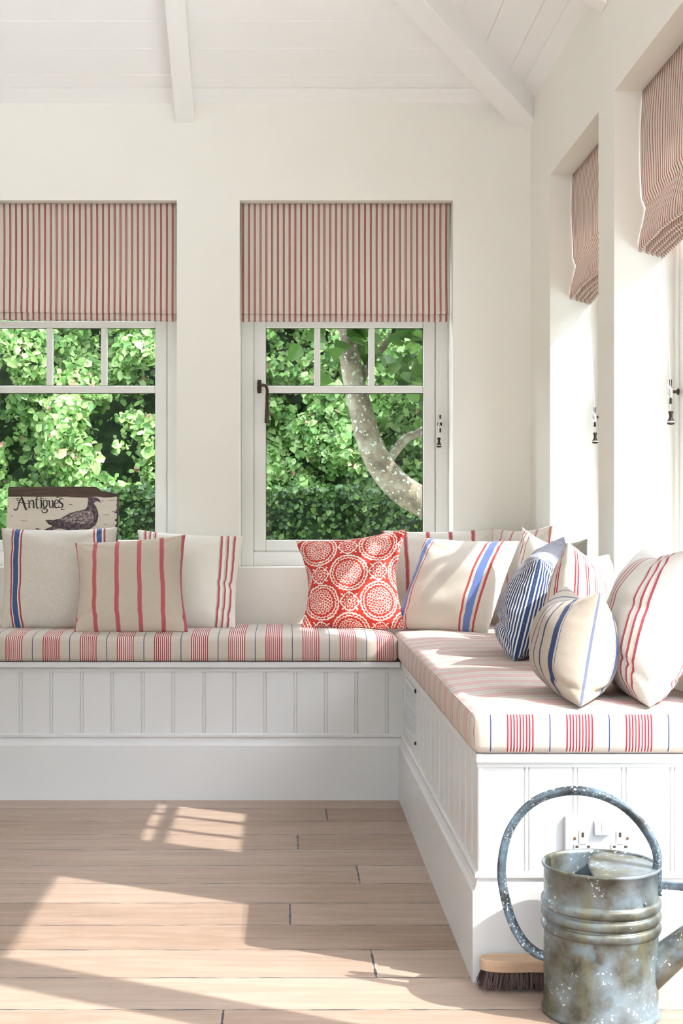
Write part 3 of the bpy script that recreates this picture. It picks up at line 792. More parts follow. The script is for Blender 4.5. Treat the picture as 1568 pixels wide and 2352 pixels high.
def pillow(corners, T, mat, label, seed=0, conc=(.05, .05, .03), n=44, wr=1.0, pw=.62, extra=None, crease=None, dog=.0):
    TL, TR, BR, BL = [Vector(c) for c in corners]
    right = ((TR - TL) + (BR - BL)); up = ((TL - BL) + (TR - BR)); N = right.cross(up).normalized()
    size = right.length / 2
    S = [math.sin((i / n * 2 - 1) * math.pi / 2) * .75 + (i / n * 2 - 1) * .25 for i in range(n + 1)]
    ct, cs, cb = conc
    pts = {0: [], 1: []}
    for side in (0, 1):
        for j in range(n + 1):
            for i in range(n + 1):
                u, v = S[i], S[j]
                uu = u * (1 - cs * (1 - v * v) ** 1.3 * abs(u) ** 1.5)
                cv = ct if v > 0 else cb
                vv = v * (1 - cv * (1 - u * u) ** 1.3 * abs(v) ** 1.5)
                uu += .010 * noise.noise(Vector((seed, v * 3, u)))
                vv += .008 * noise.noise(Vector((u * 3, seed, 2)))
                a, b = (uu + 1) / 2, (vv + 1) / 2
                p = TL * (1 - a) * b + TR * a * b + BR * a * (1 - b) + BL * (1 - a) * (1 - b)
                eu, ev = max(0, 1 - abs(u) ** 2.4), max(0, 1 - abs(v) ** 2.4)
                h = T / 2 * (eu ** pw) * (ev ** pw) * (1 + .16 * (-v) * (1 - v * v))
                edge = (eu * ev) ** .4
                wsum = 0
                for ci, (cu, cvv) in enumerate(((-1, 1), (1, 1), (1, -1), (-1, -1))):
                    du, dv = (u - cu), (v - cvv); r = math.hypot(du, dv); an = math.atan2(abs(dv), abs(du) + 1e-6)
                    wsum += math.sin(an * 13 + seed * 1.7 + ci * 2.1 + side + 2.5 * noise.noise(Vector((u * 2, v * 2, seed + ci)))) * math.exp(-(r / .62) ** 2) * min(1, r / .25)
                w_ = .0042 * wsum * wr + .006 * noise.noise(Vector((u * 2.2 + seed, v * 2.2, side * 5.0))) * wr
                # puckers along the seams
                near = math.exp(-((1 - max(abs(u), abs(v))) / .16) ** 2)
                tcoord = v if abs(u) > abs(v) else u
                w_ += .0022 * near * wr * math.sin(tcoord * 26 + seed * 3 + 3 * noise.noise(Vector((tcoord * 4, seed, 7))))
                if crease:
                    for (cu0, cv0, slope, dep, wid, ext) in crease:
                        d_ = (v - cv0) - slope * (u - cu0)
                        w_ -= dep * math.exp(-(d_ / wid) ** 2) * math.exp(-((u - cu0) / ext) ** 2)
                h += w_ * edge
                h = max(h, .0004) if 0 < i < n and 0 < j < n else 0
                p = p + N * (h if side == 0 else -h)
                if p.z < .5485: p.z = .5485 + (p.z - .5485) * .1
                pts[side].append(p)
    UV = [[None] * ((n + 1) ** 2) for _ in (0, 1)]
    for side in (0, 1):
        U = {}; Vv = {}
        for j in range(n + 1):
            L = [0.0]
            for i in range(n): L.append(L[-1] + (pts[side][j * (n + 1) + i + 1] - pts[side][j * (n + 1) + i]).length)
            for i in range(n + 1): U[i, j] = L[i] / max(L[-1], 1e-6)
        for i in range(n + 1):
            L = [0.0]
            for j in range(n): L.append(L[-1] + (pts[side][(j + 1) * (n + 1) + i] - pts[side][j * (n + 1) + i]).length)
            for j in range(n + 1): Vv[i, j] = L[j] / max(L[-1], 1e-6)
        for j in range(n + 1):
            for i in range(n + 1): UV[side][j * (n + 1) + i] = (U[i, j], Vv[i, j])
    verts = list(pts[0]); idx = {}
    for j in range(n + 1):
        for i in range(n + 1):
            k = j * (n + 1) + i
            if 0 < i < n and 0 < j < n: idx[k] = len(verts); verts.append(pts[1][k])
            else: idx[k] = k
    faces = []; uvs = []
    for j in range(n):
        for i in range(n):
            q = [j * (n + 1) + i, j * (n + 1) + i + 1, (j + 1) * (n + 1) + i + 1, (j + 1) * (n + 1) + i]
            faces.append(q); uvs += [UV[0][a] for a in q]
            faces.append([idx[a] for a in reversed(q)]); uvs += [UV[1][a] for a in reversed(q)]
    o = add_mesh('scatter_cushion', verts, faces, mat, smooth=True, uvs=uvs)
    # sewn edge
    order = [j * (n + 1) for j in range(n + 1)] + [n * (n + 1) + i for i in range(1, n + 1)] + [j * (n + 1) + n for j in range(n - 1, -1, -1)] + [i for i in range(n - 1, -1, -1)]
    return tag(o, label, 'cushion')

ZP = .551
def base(px, py): return (CH - ZP) * F / (py - VY)
# left group
pillow([W(3, 1213, 4.99), W(270, 1211, 4.99), (W(266, 1443, 4.80).x, 4.80, ZP), (W(2, 1443, 4.80).x, 4.80, ZP)], .13, M_p1,
       'grey linen cushion with blue and dark red bands below the bird sign', 1, (.07, .055, .0), pw=.6)
pillow([W(172, 1247, 4.80), W(426, 1228, 4.80), (W(432, 1450, 4.63).x, 4.63, ZP), (W(170, 1451, 4.63).x, 4.63, ZP)], .12, M_p2,
       'taupe cushion with rose red vertical stripes, foremost of the left trio', 2, (.06, .09, .0), pw=.6, crease=[(-.9, -.72, .35, .02, .05, .25), (.9, -.7, -.3, .024, .05, .25)])
pillow([W(316, 1217, 4.99), W(560, 1232, 4.97), (W(540, 1443, 4.81).x, 4.81, ZP), (W(322, 1443, 4.81).x, 4.81, ZP)], .12, M_p3,
       'white cushion with red stripe trios behind the taupe striped cushion', 3, (.05, .06, .0), crease=[(.95, -.15, .0, .02, .05, .2), (.85, -.75, -.3, .02, .05, .2)])
# corner group
pillow([W(680, 1243, 4.93), W(931, 1215, 4.90), (W(934, 1440, 4.72).x, 4.76, ZP), (W(693, 1442, 4.80).x, 4.80, ZP)], .13, M_p4,
       'bright red cushion printed with cream flower medallions', 4, (.10, .17, .0), pw=.62, crease=[(-.85, -.28, .25, .022, .06, .4)])
pillow([W(876, 1219, 5.05), W(1136, 1215, 5.05), (W(1130, 1420, 4.97).x, 4.97, ZP), (W(890, 1420, 4.97).x, 4.97, ZP)], .085, M_p5,
       'white cushion with wine red stripes directly behind the red medallion cushion', 5, (.045, .05, .0))
pillow([W(975, 1235, 4.93), W(1193, 1243, 4.66), (W(1120, 1454, 4.56).x, 4.57, ZP), (W(903, 1441, 4.80).x, 4.80, ZP)], .12, M_p6,
       'cream linen cushion with blue and red bands standing in the seat corner', 6, (.05, .05, .0), pw=.6)
pillow([W(1131, 1214, 5.0), W(1270, 1207, 4.66), (.90, 4.60, ZP), (.74, 4.93, ZP)], .07, M_p7,
       'beige cushion with curved red stripes, tucked deepest into the wall corner', 7, (.08, .05, .0))
pillow([W(1199, 1211, 4.60), W(1286, 1258, 4.36), (.865, 4.28, ZP), (W(1168, 1420, 4.5).x, 4.48, ZP)], .08, M_p8,
       'white cushion with faint pink stripes between the cream and navy ticking cushions', 8, (.05, .05, .0))
pillow([(.845, 4.36, .865), W(1349, 1237, 4.06), (.872, 4.04, ZP), (.82, 4.34, ZP)], .06, M_p9,
       'small grey linen cushion peeping out behind the navy ticking cushion', 9, (.07, .05, .0))
# right wall group
pillow([W(1296, 1231, 4.06), W(1240, 1284, 3.72), (W(1182, 1524, 3.64).x, 3.64, ZP), (.655, 4.02, ZP)], .165, M_p10,
       'navy and white ticking cushion slumped on the right seat', 10, (.10, .03, .0), pw=.56, wr=2.1, crease=[(.2, -.5, .05, .02, .045, .7), (.4, -.3, -.1, .012, .04, .6)])
pillow([W(1399, 1273, 3.80), W(1305, 1246, 3.46), (.665, 3.36, ZP), (.80, 3.76, ZP)], .155, M_p11,
       'white cushion with fine double red stripes behind the oat coloured one', 11, (.15, .04, .0), pw=.58)
pillow([W(1299, 1346, 3.14), W(1378, 1360, 2.86), (W(1335, 1630, 2.755).x, 2.765, ZP - .001), (.605, 3.10, ZP)], .18, M_p12,
       'plump oat linen cushion with navy stripes, nearest on the right seat', 12, (.24, .03, .0), pw=.58, wr=.9, crease=[(.95, -.72, -.2, .02, .05, .25)])
pillow([W(1478, 1258, 3.20), W(1592, 1258, 2.88), (W(1503, 1641, 2.73).x, 2.765, ZP - .001), (.75, 3.14, ZP)], .18, M_p13,
       'large white linen cushion with three red stripes at the right photo edge', 13, (.17, .03, .0), pw=.56, wr=1.1, crease=[(.6, .1, .0, .01, .04, .5), (.9, -.7, -.5, .02, .05, .3)])

# ------------------------------------------------------------------ bird sign on the sill
def sign_board_mat():
    t = NT('flaking_cream_paint'); c = t.coord()
    n = t.noise(t.mapv(c, (18, 18, 130)), 1, 4, .6, dist=.4); reg = t.noise(c, 9, 2)
    crack = t.m('MULTIPLY', t.m('GREATER_THAN', n, .62), t.m('GREATER_THAN', reg, .46))
    x, y, z = t.sep(c)
    e = t.m('MINIMUM', t.m('SUBTRACT', x, .0), t.m('SUBTRACT', .418, x))
    chip = t.m('LESS_THAN', e, t.rng(t.noise(t.mapv(c, (20, 20, 90)), 1, 3), .5, .7, -.002, .008))
    f = t.m('MAXIMUM', crack, chip)
    base = t.mix(t.noise(t.mapv(c, (4, 4, 60)), 1, 3), (.62, .55, .46), (.74, .67, .58))
    t.bsdf(t.mix(f, base, (.075, .05, .04)), .7, normal=t.bump(t.m('SUBTRACT', 0.0, f), .4, .001)); return t.mat
SG = 3150 / 5.155
def sx(px, py): return ((px - 10) / SG, (1303 - py) / SG)
def cx_(cx, cy): return sx(cx / 5.227, 1100 + cy / 5.227)
sign = empty('antiques_sign', ((10 - VX) / SG, 5.150, ZS + .001), label='cream painted wooden sign reading Antiques with a dark bird, standing on the left sill', cat='sign')
sign.rotation_euler = (math.radians(-7), 0, 0)
poly = [sx(10, 1303), sx(268, 1303), sx(270.5, 1141), sx(14.5, 1141)]
MB().prism(poly, 0, .012).build('sign_board', sign_board_mat(), sign, bevel=.0015)
M_dw = wood_dark('dark_bare_wood', (.018, .012, .009), (.11, .06, .038), (6, 60, 90))
top = [cx_(78, 212), cx_(250, 208), cx_(470, 219), cx_(700, 206), cx_(850, 222), cx_(1020, 226), cx_(1150, 214), cx_(1240, 226), cx_(1340, 222), cx_(1412, 205), cx_(1414, 186), cx_(1340, 168), cx_(1270, 152), cx_(1192, 148), cx_(1178, 118), cx_(1140, 98), cx_(1000, 93), cx_(700, 95), cx_(400, 97), cx_(90, 97), cx_(78, 112)]
MB().prism(top, -.0012, .0135).build('bare_wood_top', M_dw, sign)
M_ink = NT('black_lettering_paint'); M_ink.bsdf((.02, .018, .016), .6); M_ink = M_ink.mat
def stroke(mb, pts, w, y=-.0009):
    P = spline([(*cx_(a, b), 0) for a, b in pts], 6); n = len(P)
    L = []; R = []
    for i, p in enumerate(P):
        t = (P[min(i + 1, n - 1)] - P[max(i - 1, 0)]).normalized(); q = Vector((-t.y, t.x, 0))
        s_ = i / (n - 1) * (len(w) - 1); k = min(int(s_), len(w) - 2); ww = (w[k] + (w[k + 1] - w[k]) * (s_ - k)) / 5.227 / SG / 2
        L.append(p + q * ww); R.append(p - q * ww)
    v = [(p.x, y, p.y) for p in L] + [(p.x, y, p.y) for p in R] + [(p.x, .001, p.y) for p in L] + [(p.x, .001, p.y) for p in R]
    f = []
    for i in range(n - 1):
        f += [(i, n + i, n + i + 1, i + 1), (2 * n + i, i, i + 1, 2 * n + i + 1), (n + i, 3 * n + i, 3 * n + i + 1, n + i + 1)]
    mb.add(v, f)
LT = MB()
for pts, w in [
    ([(248, 213), (222, 270), (205, 330), (192, 366), (172, 378), (152, 368), (166, 360)], [10, 14, 12, 16, 14, 8, 6]),     # A
    ([(240, 213), (262, 270), (284, 335), (304, 378)], [16, 26, 26, 20]), ([(288, 372), (322, 374)], [8, 6]),
    ([(198, 298), (212, 282), (252, 292), (282, 284)], [6, 10, 8, 6]), ([(216, 262), (190, 262), (186, 244), (204, 236), (210, 248)], [6, 6, 6, 6, 5]),
    ([(318, 262), (334, 275), (338, 350)], [8, 16, 18]), ([(322, 354), (356, 352)], [8, 6]), ([(340, 290), (362, 262), (386, 275), (392, 350)], [6, 12, 20, 18]), ([(378, 354), (410, 350)], [8, 6]),   # n
    ([(432, 212), (424, 250), (424, 320), (438, 356), (458, 345)], [10, 18, 18, 14, 6]), ([(398, 256), (424, 248), (456, 254)], [6, 10, 6]),                                     # t
    ([(466, 262), (480, 262), (484, 350)], [10, 18, 18]), ([(470, 353), (500, 350)], [8, 6]), ([(470, 226), (488, 232)], [12, 8]),                                            # i
    ([(540, 256), (512, 264), (504, 305), (520, 344), (548, 330), (552, 290), (534, 258)], [8, 12, 18, 14, 12, 12, 8]),                                                     # q
    ([(552, 258), (550, 330), (520, 352), (506, 366), (546, 366), (556, 390), (534, 410), (504, 408), (488, 386), (500, 378)], [10, 12, 10, 10, 12, 16, 14, 12, 10, 8]),
    ([(566, 262), (578, 272), (582, 325), (598, 350), (618, 330)], [8, 18, 18, 12, 8]), ([(608, 262), (620, 272), (624, 340), (640, 350)], [8, 18, 18, 8]),                       # u
    ([(648, 306), (680, 294), (682, 262), (656, 256), (642, 300), (652, 345), (684, 348), (696, 330)], [8, 10, 14, 10, 20, 18, 12, 5]),                                    # e
    ([(748, 246), (722, 240), (702, 252), (704, 282), (734, 304), (740, 332), (716, 348), (692, 342), (694, 328)], [6, 10, 14, 22, 22, 18, 12, 10, 6])]:                         # s
    stroke(LT, pts, w)
LT.build('lettering', M_ink, sign)
t = NT('bird_print'); c = t.coord(); n1 = t.noise(c, 95, 4, .65)
t.bsdf(t.ramp(n1, [(.38, (.035, .022, .025)), (.5, (.09, .06, .075)), (.64, (.22, .17, .19))]), .7); M_bird = t.mat
t = NT('bird_wing_print'); c = t.coord(); n1 = t.noise(t.mapv(c, (90, 90, 130)), 1, 4, .7)
t.bsdf(t.ramp(n1, [(.4, (.06, .04, .045)), (.5, (.24, .18, .19)), (.62, (.50, .43, .40))]), .7); M_wing = t.mat
bird = [(1042, 224), (1108, 222), (1160, 232), (1186, 256), (1204, 294), (1160, 268), (1134, 276), (1114, 300), (1130, 318), (1150, 350), (1168, 400), (1174, 450), (1164, 510), (1140, 560), (1090, 600), (1030, 632), (940, 642), (848, 650), (800, 622), (740, 606), (690, 602), (610, 626), (540, 650), (480, 668), (430, 660), (500, 632), (560, 600), (625, 574), (575, 550), (535, 505), (545, 496), (640, 496), (720, 482), (770, 448), (830, 415), (900, 394), (960, 382), (1010, 370), (1034, 345), (1044, 290)]
MB().prism([cx_(a, b) for a, b in bird], -.0007, .001).build('painted_bird', M_bird, sign)
wing = [(820, 440), (900, 410), (1000, 385), (1080, 395), (1115, 440), (1118, 490), (1090, 550), (1040, 540), (960, 545), (880, 530), (780, 520), (700, 500), (760, 478)]
MB().prism([cx_(a, b) for a, b in wing], -.0011, .0005).build('painted_wing', M_wing, sign)
ln = MB()
for k, (a, b) in enumerate([((545, 505), (760, 600)), ((560, 515), (700, 590)), ((600, 505), (800, 590)), ((650, 520), (860, 600))]):
    stroke(ln, [a, ((a[0] + b[0]) / 2, (a[1] + b[1]) / 2 + 12), b], [3, 5, 3], -.0013)
stroke(ln, [(1120, 400), (1150, 450), (1140, 510), (1085, 560)], [4, 6, 6, 3], -.0013)
stroke(ln, [(1140, 262), (1165, 258), (1190, 280)], [4, 5, 3], -.0013)
ln.build('bird_linework', M_ink, sign)['kind'] = 'stuff'

# ------------------------------------------------------------------ double socket on the bench end
sk = empty('wall_socket', (1.0, 1.0, 0), label='white double power socket on the bench end behind the watering can', cat='socket')
S_ = 1.0 / 1144
xc = (1381.5 - VX) * S_; zt = CH - (1875 - VY) * S_; sk.location = (xc, YE + PIN - .0005, zt - .043)
M_plate = paint('white_plastic', (.56, .56, .575), .3)
M_hole = NT('dark_slot'); M_hole.bsdf((.06, .035, .02), .5); M_hole = M_hole.mat
M_brass = NT('brass_screw'); M_brass.bsdf((.35, .2, .08), .4, .8); M_brass = M_brass.mat
MB().box(-.073, .073, -.009, 0, -.043, .043).build('face_plate', M_plate, sk, bevel=.003, seg=3)
def wedge(x0, x1, z0, z1, yt, yb_):
    v = [(x0, -.009, z0), (x1, -.009, z0), (x1, -.009, z1), (x0, -.009, z1), (x0, yb_, z0), (x1, yb_, z0), (x1, yt, z1), (x0, yt, z1)]
    return v, [(4, 5, 6, 7), (0, 4, 7, 3), (1, 2, 6, 5), (0, 1, 5, 4), (3, 7, 6, 2)]
sr = MB(); sr.box(-.0155, .0155, -.0115, -.009, .004, .033); sr.build('switch_surround', M_plate, sk, bevel=.001)
for x0 in (-.0135, .0005):
    r_ = MB(); r_.add(*wedge(x0, x0 + .013, .006, .031, -.0125, -.0165)); r_.build('rocker_switch', M_plate, sk)
for xo in (-.0375, .0375):
    o_ = MB(); o_.box(xo - .0075, xo + .0075, -.0105, -.009, -.016, .0145); o_.box(xo - .018, xo + .018, -.0105, -.009, -.034, -.0135)
    oo = o_.build('outlet', M_plate, sk, bevel=.001)
    h_ = MB(); h_.box(xo - .0025, xo + .0025, -.0108, -.0095, .0, .010); h_.box(xo - .0145, xo - .0085, -.0108, -.0095, -.021, -.0165); h_.box(xo + .0085, xo + .0145, -.0108, -.0095, -.021, -.0165)
    h_.build('pin_slot', M_hole, oo)
for xo in (-.053, .053):
    q = MB(); q.lathe([(.003, 0), (.003, .0012), (.001, .0016)], n=14); q.v = [(xo + a, -.009 - d_, -.002 + b) for a, b, d_ in q.v]; q.build('screw', M_brass, sk)

# ------------------------------------------------------------------ watering can
def galv(name):
    t = NT(name); c = t.coord()
    n1 = t.noise(c, 9, 5, .6); n2 = t.noise(t.mapv(c, (1, 1, .35), (3, 1, 2)), 26, 5, .65); n3 = t.noise(c, 130, 3, .6); n4 = t.noise(c, 14, 3, .5)
    col = t.ramp(n1, [(.34, (.045, .04, .03)), (.44, (.105, .103, .082)), (.54, (.18, .205, .21)), (.68, (.29, .34, .37))])
    col = t.mix(t.rng(n2, .5, .66, 0, .65), col, (.19, .18, .10))
    col = t.mix(t.rng(n4, .56, .7, 0, .8), col, (.26, .35, .42))
    spk = t.m('MULTIPLY', t.m('GREATER_THAN', n3, .62), t.m('GREATER_THAN', t.noise(c, 17, 3), .55))
    col = t.mix(t.m('MULTIPLY', spk, .8), col, (.72, .76, .78))
    met = t.rng(n1, .3, .7, .45, .7)
    t.bsdf(col, t.rng(n2, .3, .7, .34, .6), met, normal=t.bump(t.m('ADD', n3, t.m('MULTIPLY', n2, 2.0)), .25, .0008)); return t.mat
M_galv = galv('weathered_galvanised_metal')
t = NT('weathered_handle_metal'); c = t.coord(); n1 = t.noise(c, 20, 5, .65); n3 = t.noise(c, 220, 3, .6)
col = t.ramp(n1, [(.35, (.035, .035, .035)), (.5, (.10, .13, .15)), (.65, (.16, .24, .31))])
col = t.mix(t.m('MULTIPLY', t.m('GREATER_THAN', n3, .6), t.m('GREATER_THAN', t.noise(c, 12, 2), .5)), col, (.62, .68, .72))
t.bsdf(col, .5, .45); M_hand = t.mat

CX, CY, RC, HC = (1379 - VX) * 2.592 / F, 2.592, .106, .2795
can = empty('watering_can', (CX, CY, 0), math.radians(-17), label='weathered galvanised watering can standing on the floor by the bench end', cat='watering can')
m = MB(); r = RC
prof = [(r * .96, .004), (r + .002, .0), (r + .004, .002), (r + .004, .007), (r + .001, .010), (r, .014), (r, .155)]
for zc_ in (.166, .188, .210):
    for k in range(9):
        a = math.pi * k / 8; prof.append((r + .0055 * math.sin(a), zc_ - .009 * math.cos(a)))
prof += [(r, .222), (r, HC - .006), (r + .003, HC - .005), (r + .004, HC - .001), (r + .002, HC + .002), (r - .001, HC), (r - .002, HC - .006), (r - .003, .03), (r - .003, .006), (.0, .006)]
m.lathe(prof, n=96, cap=False); m.lathe([(.0, .004), (r * .96, .004)], n=96, cap=False)
body = m.build('can_body', M_galv, can, smooth=True)
# half cover over the spout side
cv = MB(); ns, nt = 40, 14; v = []; f = []
for i in range(ns + 1):
    yy = (-1 + 2 * i / ns) * (RC - .003) * .985
    xo = math.sqrt(max(0, (RC - .003) ** 2 - yy * yy)); xi = -.003 - .019 * (1 - (yy / RC) ** 2)
    xi = min(xi, xo)
    for j in range(nt + 1):
        xx = xi + (xo - xi) * j / nt
        v.append((xx, yy, HC - .003 + .007 * (1 - (yy / RC) ** 2) * (1 - j / nt)))
for i in range(ns):
    for j in range(nt): f.append((i * (nt + 1) + j, (i + 1) * (nt + 1) + j, (i + 1) * (nt + 1) + j + 1, i * (nt + 1) + j + 1))
cv.add(v, f); co = cv.build('half_cover', M_galv, can, smooth=True); so = co.modifiers.new('sheet', 'SOLIDIFY'); so.thickness = .001
ca, sa = math.cos(math.radians(17)), math.sin(math.radians(17))
def hp(px, py):
    a = ((px - VX) * CY / F - CX) / (ca + (px - VX) * sa / F)
    return (a, 0, CH - (py - VY) * (CY - a * sa) / F)
hpts = spline([hp(*q) for q in ((1502, 2023), (1504, 2003), (1510, 1982), (1506, 1952), (1490, 1918), (1462, 1880), (1425, 1848), (1378, 1826), (1330, 1817), (1283, 1820), (1235, 1836), (1195, 1868), (1168, 1910), (1155, 1960), (1152, 2010), (1160, 2060), (1176, 2115), (1200, 2158), (1230, 2186), (1262, 2198))], 6)
sec = []
for k in range(9): a = math.pi * k / 8; sec.append((.0155 * math.sin(a) - .007, -.0125 * math.cos(a)))
for k in range(8, -1, -1): a = math.pi * k / 8; sec.append((.0130 * math.sin(a) - .007, -.0108 * math.cos(a)))
nh = len(hpts); scl = [min(1.0, .62 + .5 * i / 14) for i in range(nh)]
h = MB(); h.sweep(hpts, sec, up=(0, 1, 0), scale=scl); h.build('carrying_handle', M_hand, can, smooth=True, bevel=0)
bk = MB(); bk.box(RC - .001, RC + .006, -.010, .010, .228, HC + .010); bk.build('handle_bracket', M_hand, can, bevel=.0015)
sp = MB()
sp_pts = [(RC - .022 + .028 * k, 0, .078 + .0262 * k) for k in range(8)]
sp.tube(sp_pts, [.034 - .0026 * k for k in range(8)], 32, up=(0, 1, 0)); sp.build('spout', M_galv, can, smooth=True)
br = MB(); br.box(RC + .004, .262, -.0045, .0045, .240, .254); br.build('spout_brace', M_hand, can, bevel=.001)
rv = MB(); rv.lathe([(.0036, 0), (.003, .0018), (.001, .0026)], n=14)
ang = math.radians(-38)
rv.v = [((RC + d_) * math.cos(ang) - a * math.sin(ang), (RC + d_) * math.sin(ang) + a * math.cos(ang), .226 + b) for a, b, d_ in rv.v]
rv.build('rivet', M_hand, can, smooth=True)

# ------------------------------------------------------------------ scrubbing brush
bx_, by_ = (1101 - VX) * 2.718 / F, 2.7195
brush = empty('scrubbing_brush', (bx_ + .10, by_, 0), label='wooden scrubbing brush with dark bristles beside the watering can', cat='brush')
t = NT('pale_beech'); n1 = t.noise(t.mapv(t.coord(), (6, 60, 60)), 1, 4, .6, dist=.6)
t.bsdf(t.ramp(n1, [(.3, (.40, .25, .15)), (.7, (.52, .36, .24))]), .6, normal=t.bump(n1, .15, .001)); M_beech = t.mat
L2 = .099; outl = []
for k in range(64):
    a = 2 * math.pi * k / 64; x = L2 * (1 if math.cos(a) >= 0 else -1) * abs(math.cos(a)) ** .55
    wy = .030 * (1 - .16 * math.exp(-(x / .035) ** 2)); outl.append((x, wy * (1 if math.sin(a) >= 0 else -1) * abs(math.sin(a)) ** .75))
v = []; f = []; lv = [(.93, .0385), (1.0, .0405), (1.0, .055), (.985, .0595), (.93, .062)]
for s_, z in lv: v += [(x * (1 - (1 - s_) * .35), y * s_, z) for x, y in outl]
for i in range(len(lv) - 1):
    for k in range(64): f.append((i * 64 + k, i * 64 + (k + 1) % 64, (i + 1) * 64 + (k + 1) % 64, (i + 1) * 64 + k))
f.append(tuple(reversed(range(64)))); f.append(tuple((len(lv) - 1) * 64 + k for k in range(64)))
add_mesh('brush_back', v, f, M_beech, brush, smooth=False, bevel=.0015)
t = NT('dark_bristle'); t.bsdf(t.ramp(t.n('ShaderNodeNewGeometry').outputs['Random Per Island'], [(0, (.02, .010, .008)), (1, (.11, .055, .04))]), .6); M_bris = t.mat
rnd = random.Random(5); v = []; f = []
for ix in range(19):
    for iy in range(6):
        x0 = -.087 + ix * .174 / 18; y0 = -.021 + iy * .0084
        for q in range(26):
            a = x0 + rnd.gauss(0, .0018); b = y0 + rnd.gauss(0, .0018)
            c_ = a * 1.08 + (x0 * .06) + rnd.gauss(0, .0035); d_ = b * 1.25 + rnd.gauss(0, .0035); zt_ = .0005 + abs(rnd.gauss(0, .003))
            n0 = len(v); w_ = .00055
            v += [(a - w_, b, .0395), (a + w_, b, .0395), (a, b + w_, .0395), ((a + c_) / 2 * 1.0 - w_, (b + d_) / 2, .02), ((a + c_) / 2 + w_, (b + d_) / 2, .02), ((a + c_) / 2, (b + d_) / 2 + w_, .02), (c_, d_, zt_)]
            f += [(n0, n0 + 1, n0 + 4, n0 + 3), (n0 + 1, n0 + 2, n0 + 5, n0 + 4), (n0 + 2, n0, n0 + 3, n0 + 5), (n0 + 3, n0 + 4, n0 + 6), (n0 + 4, n0 + 5, n0 + 6), (n0 + 5, n0 + 3, n0 + 6)]
o = add_mesh('bristles', v, f, M_bris, brush); o['kind'] = 'stuff'

# ------------------------------------------------------------------ garden outside the windows
M_ground = NT('rough_grass'); c = M_ground.coord(); M_ground.bsdf(M_ground.ramp(M_ground.noise(c, 12, 5), [(.3, (.05, .08, .02)), (.7, (.16, .22, .07))]), .9); M_ground = M_ground.mat
gm = MB(); gm.box(-30, 30, 5.95, 40, -.3, -.15); gm.box(-30, -8.5, -30, 5.95, -.3, -.15); gm.box(8.8, 30, -30, 5.95, -.3, -.15); gm.box(XR + TH + .06, 8.8, 2.6, YB + TH + .06, -.3, -.15)  # last box: grass strip added by the right windows to lessen upward bounce
tag(gm.build('lawn', M_ground), 'garden lawn around the house', 'lawn', kind='stuff')

M_bounce = NT('pale_bounce_paving'); c = M_bounce.coord(); M_bounce.bsdf(M_bounce.ramp(M_bounce.noise(c, 5, 5), [(.3, (.76, .76, .75)), (.7, (.83, .83, .82))]), .85); M_bounce = M_bounce.mat  # unseen pale ground, added to bounce sun up to the ceiling
gm = MB(); e0 = TH + .06
gm.box(-8.5, 8.8, YB + e0, 5.95, -.3, -.14); gm.box(-8.5, XL - e0, -9, YB + e0, -.3, -.14); gm.box(XR + e0, 8.8, -9, 2.6, -.3, -.14); gm.box(XL - e0, XR + e0, -9, YF - e0, -.3, -.14)
tag(gm.build('bounce_terrace', M_bounce), kind='structure')

def leaf_mat(name, ramp, trans=.35):
    t = NT(name); rn = t.n('ShaderNodeNewGeometry').outputs['Random Per Island']
    c = t.ramp(rn, ramp)
    b = t.bsdf(c, .45, spec=.4, link=False)
    tl = t.n('ShaderNodeBsdfTranslucent'); t.set(tl.inputs[0], c)
    mx = t.n('ShaderNodeMixShader'); mx.inputs[0].default_value = trans
    t.t.links.new(b, mx.inputs[1]); t.t.links.new(tl.outputs[0], mx.inputs[2]); t.t.links.new(mx.outputs[0], t.out.inputs[0]); return t.mat
M_leafA = leaf_mat('bramble_leaves', [(0, (.05, .13, .03)), (.4, (.17, .33, .08)), (.85, (.36, .52, .18)), (.975, (.52, .64, .32)), (.985, (.42, .20, .15)), (1, (.5, .28, .22))])
M_leafB = leaf_mat('clipped_hedge_leaves', [(0, (.02, .055, .012)), (.7, (.05, .12, .02)), (1, (.14, .22, .05))], .25)
M_leafC = leaf_mat('tree_leaves', [(0, (.035, .09, .015)), (.7, (.08, .17, .03)), (1, (.16, .26, .06))], .3)

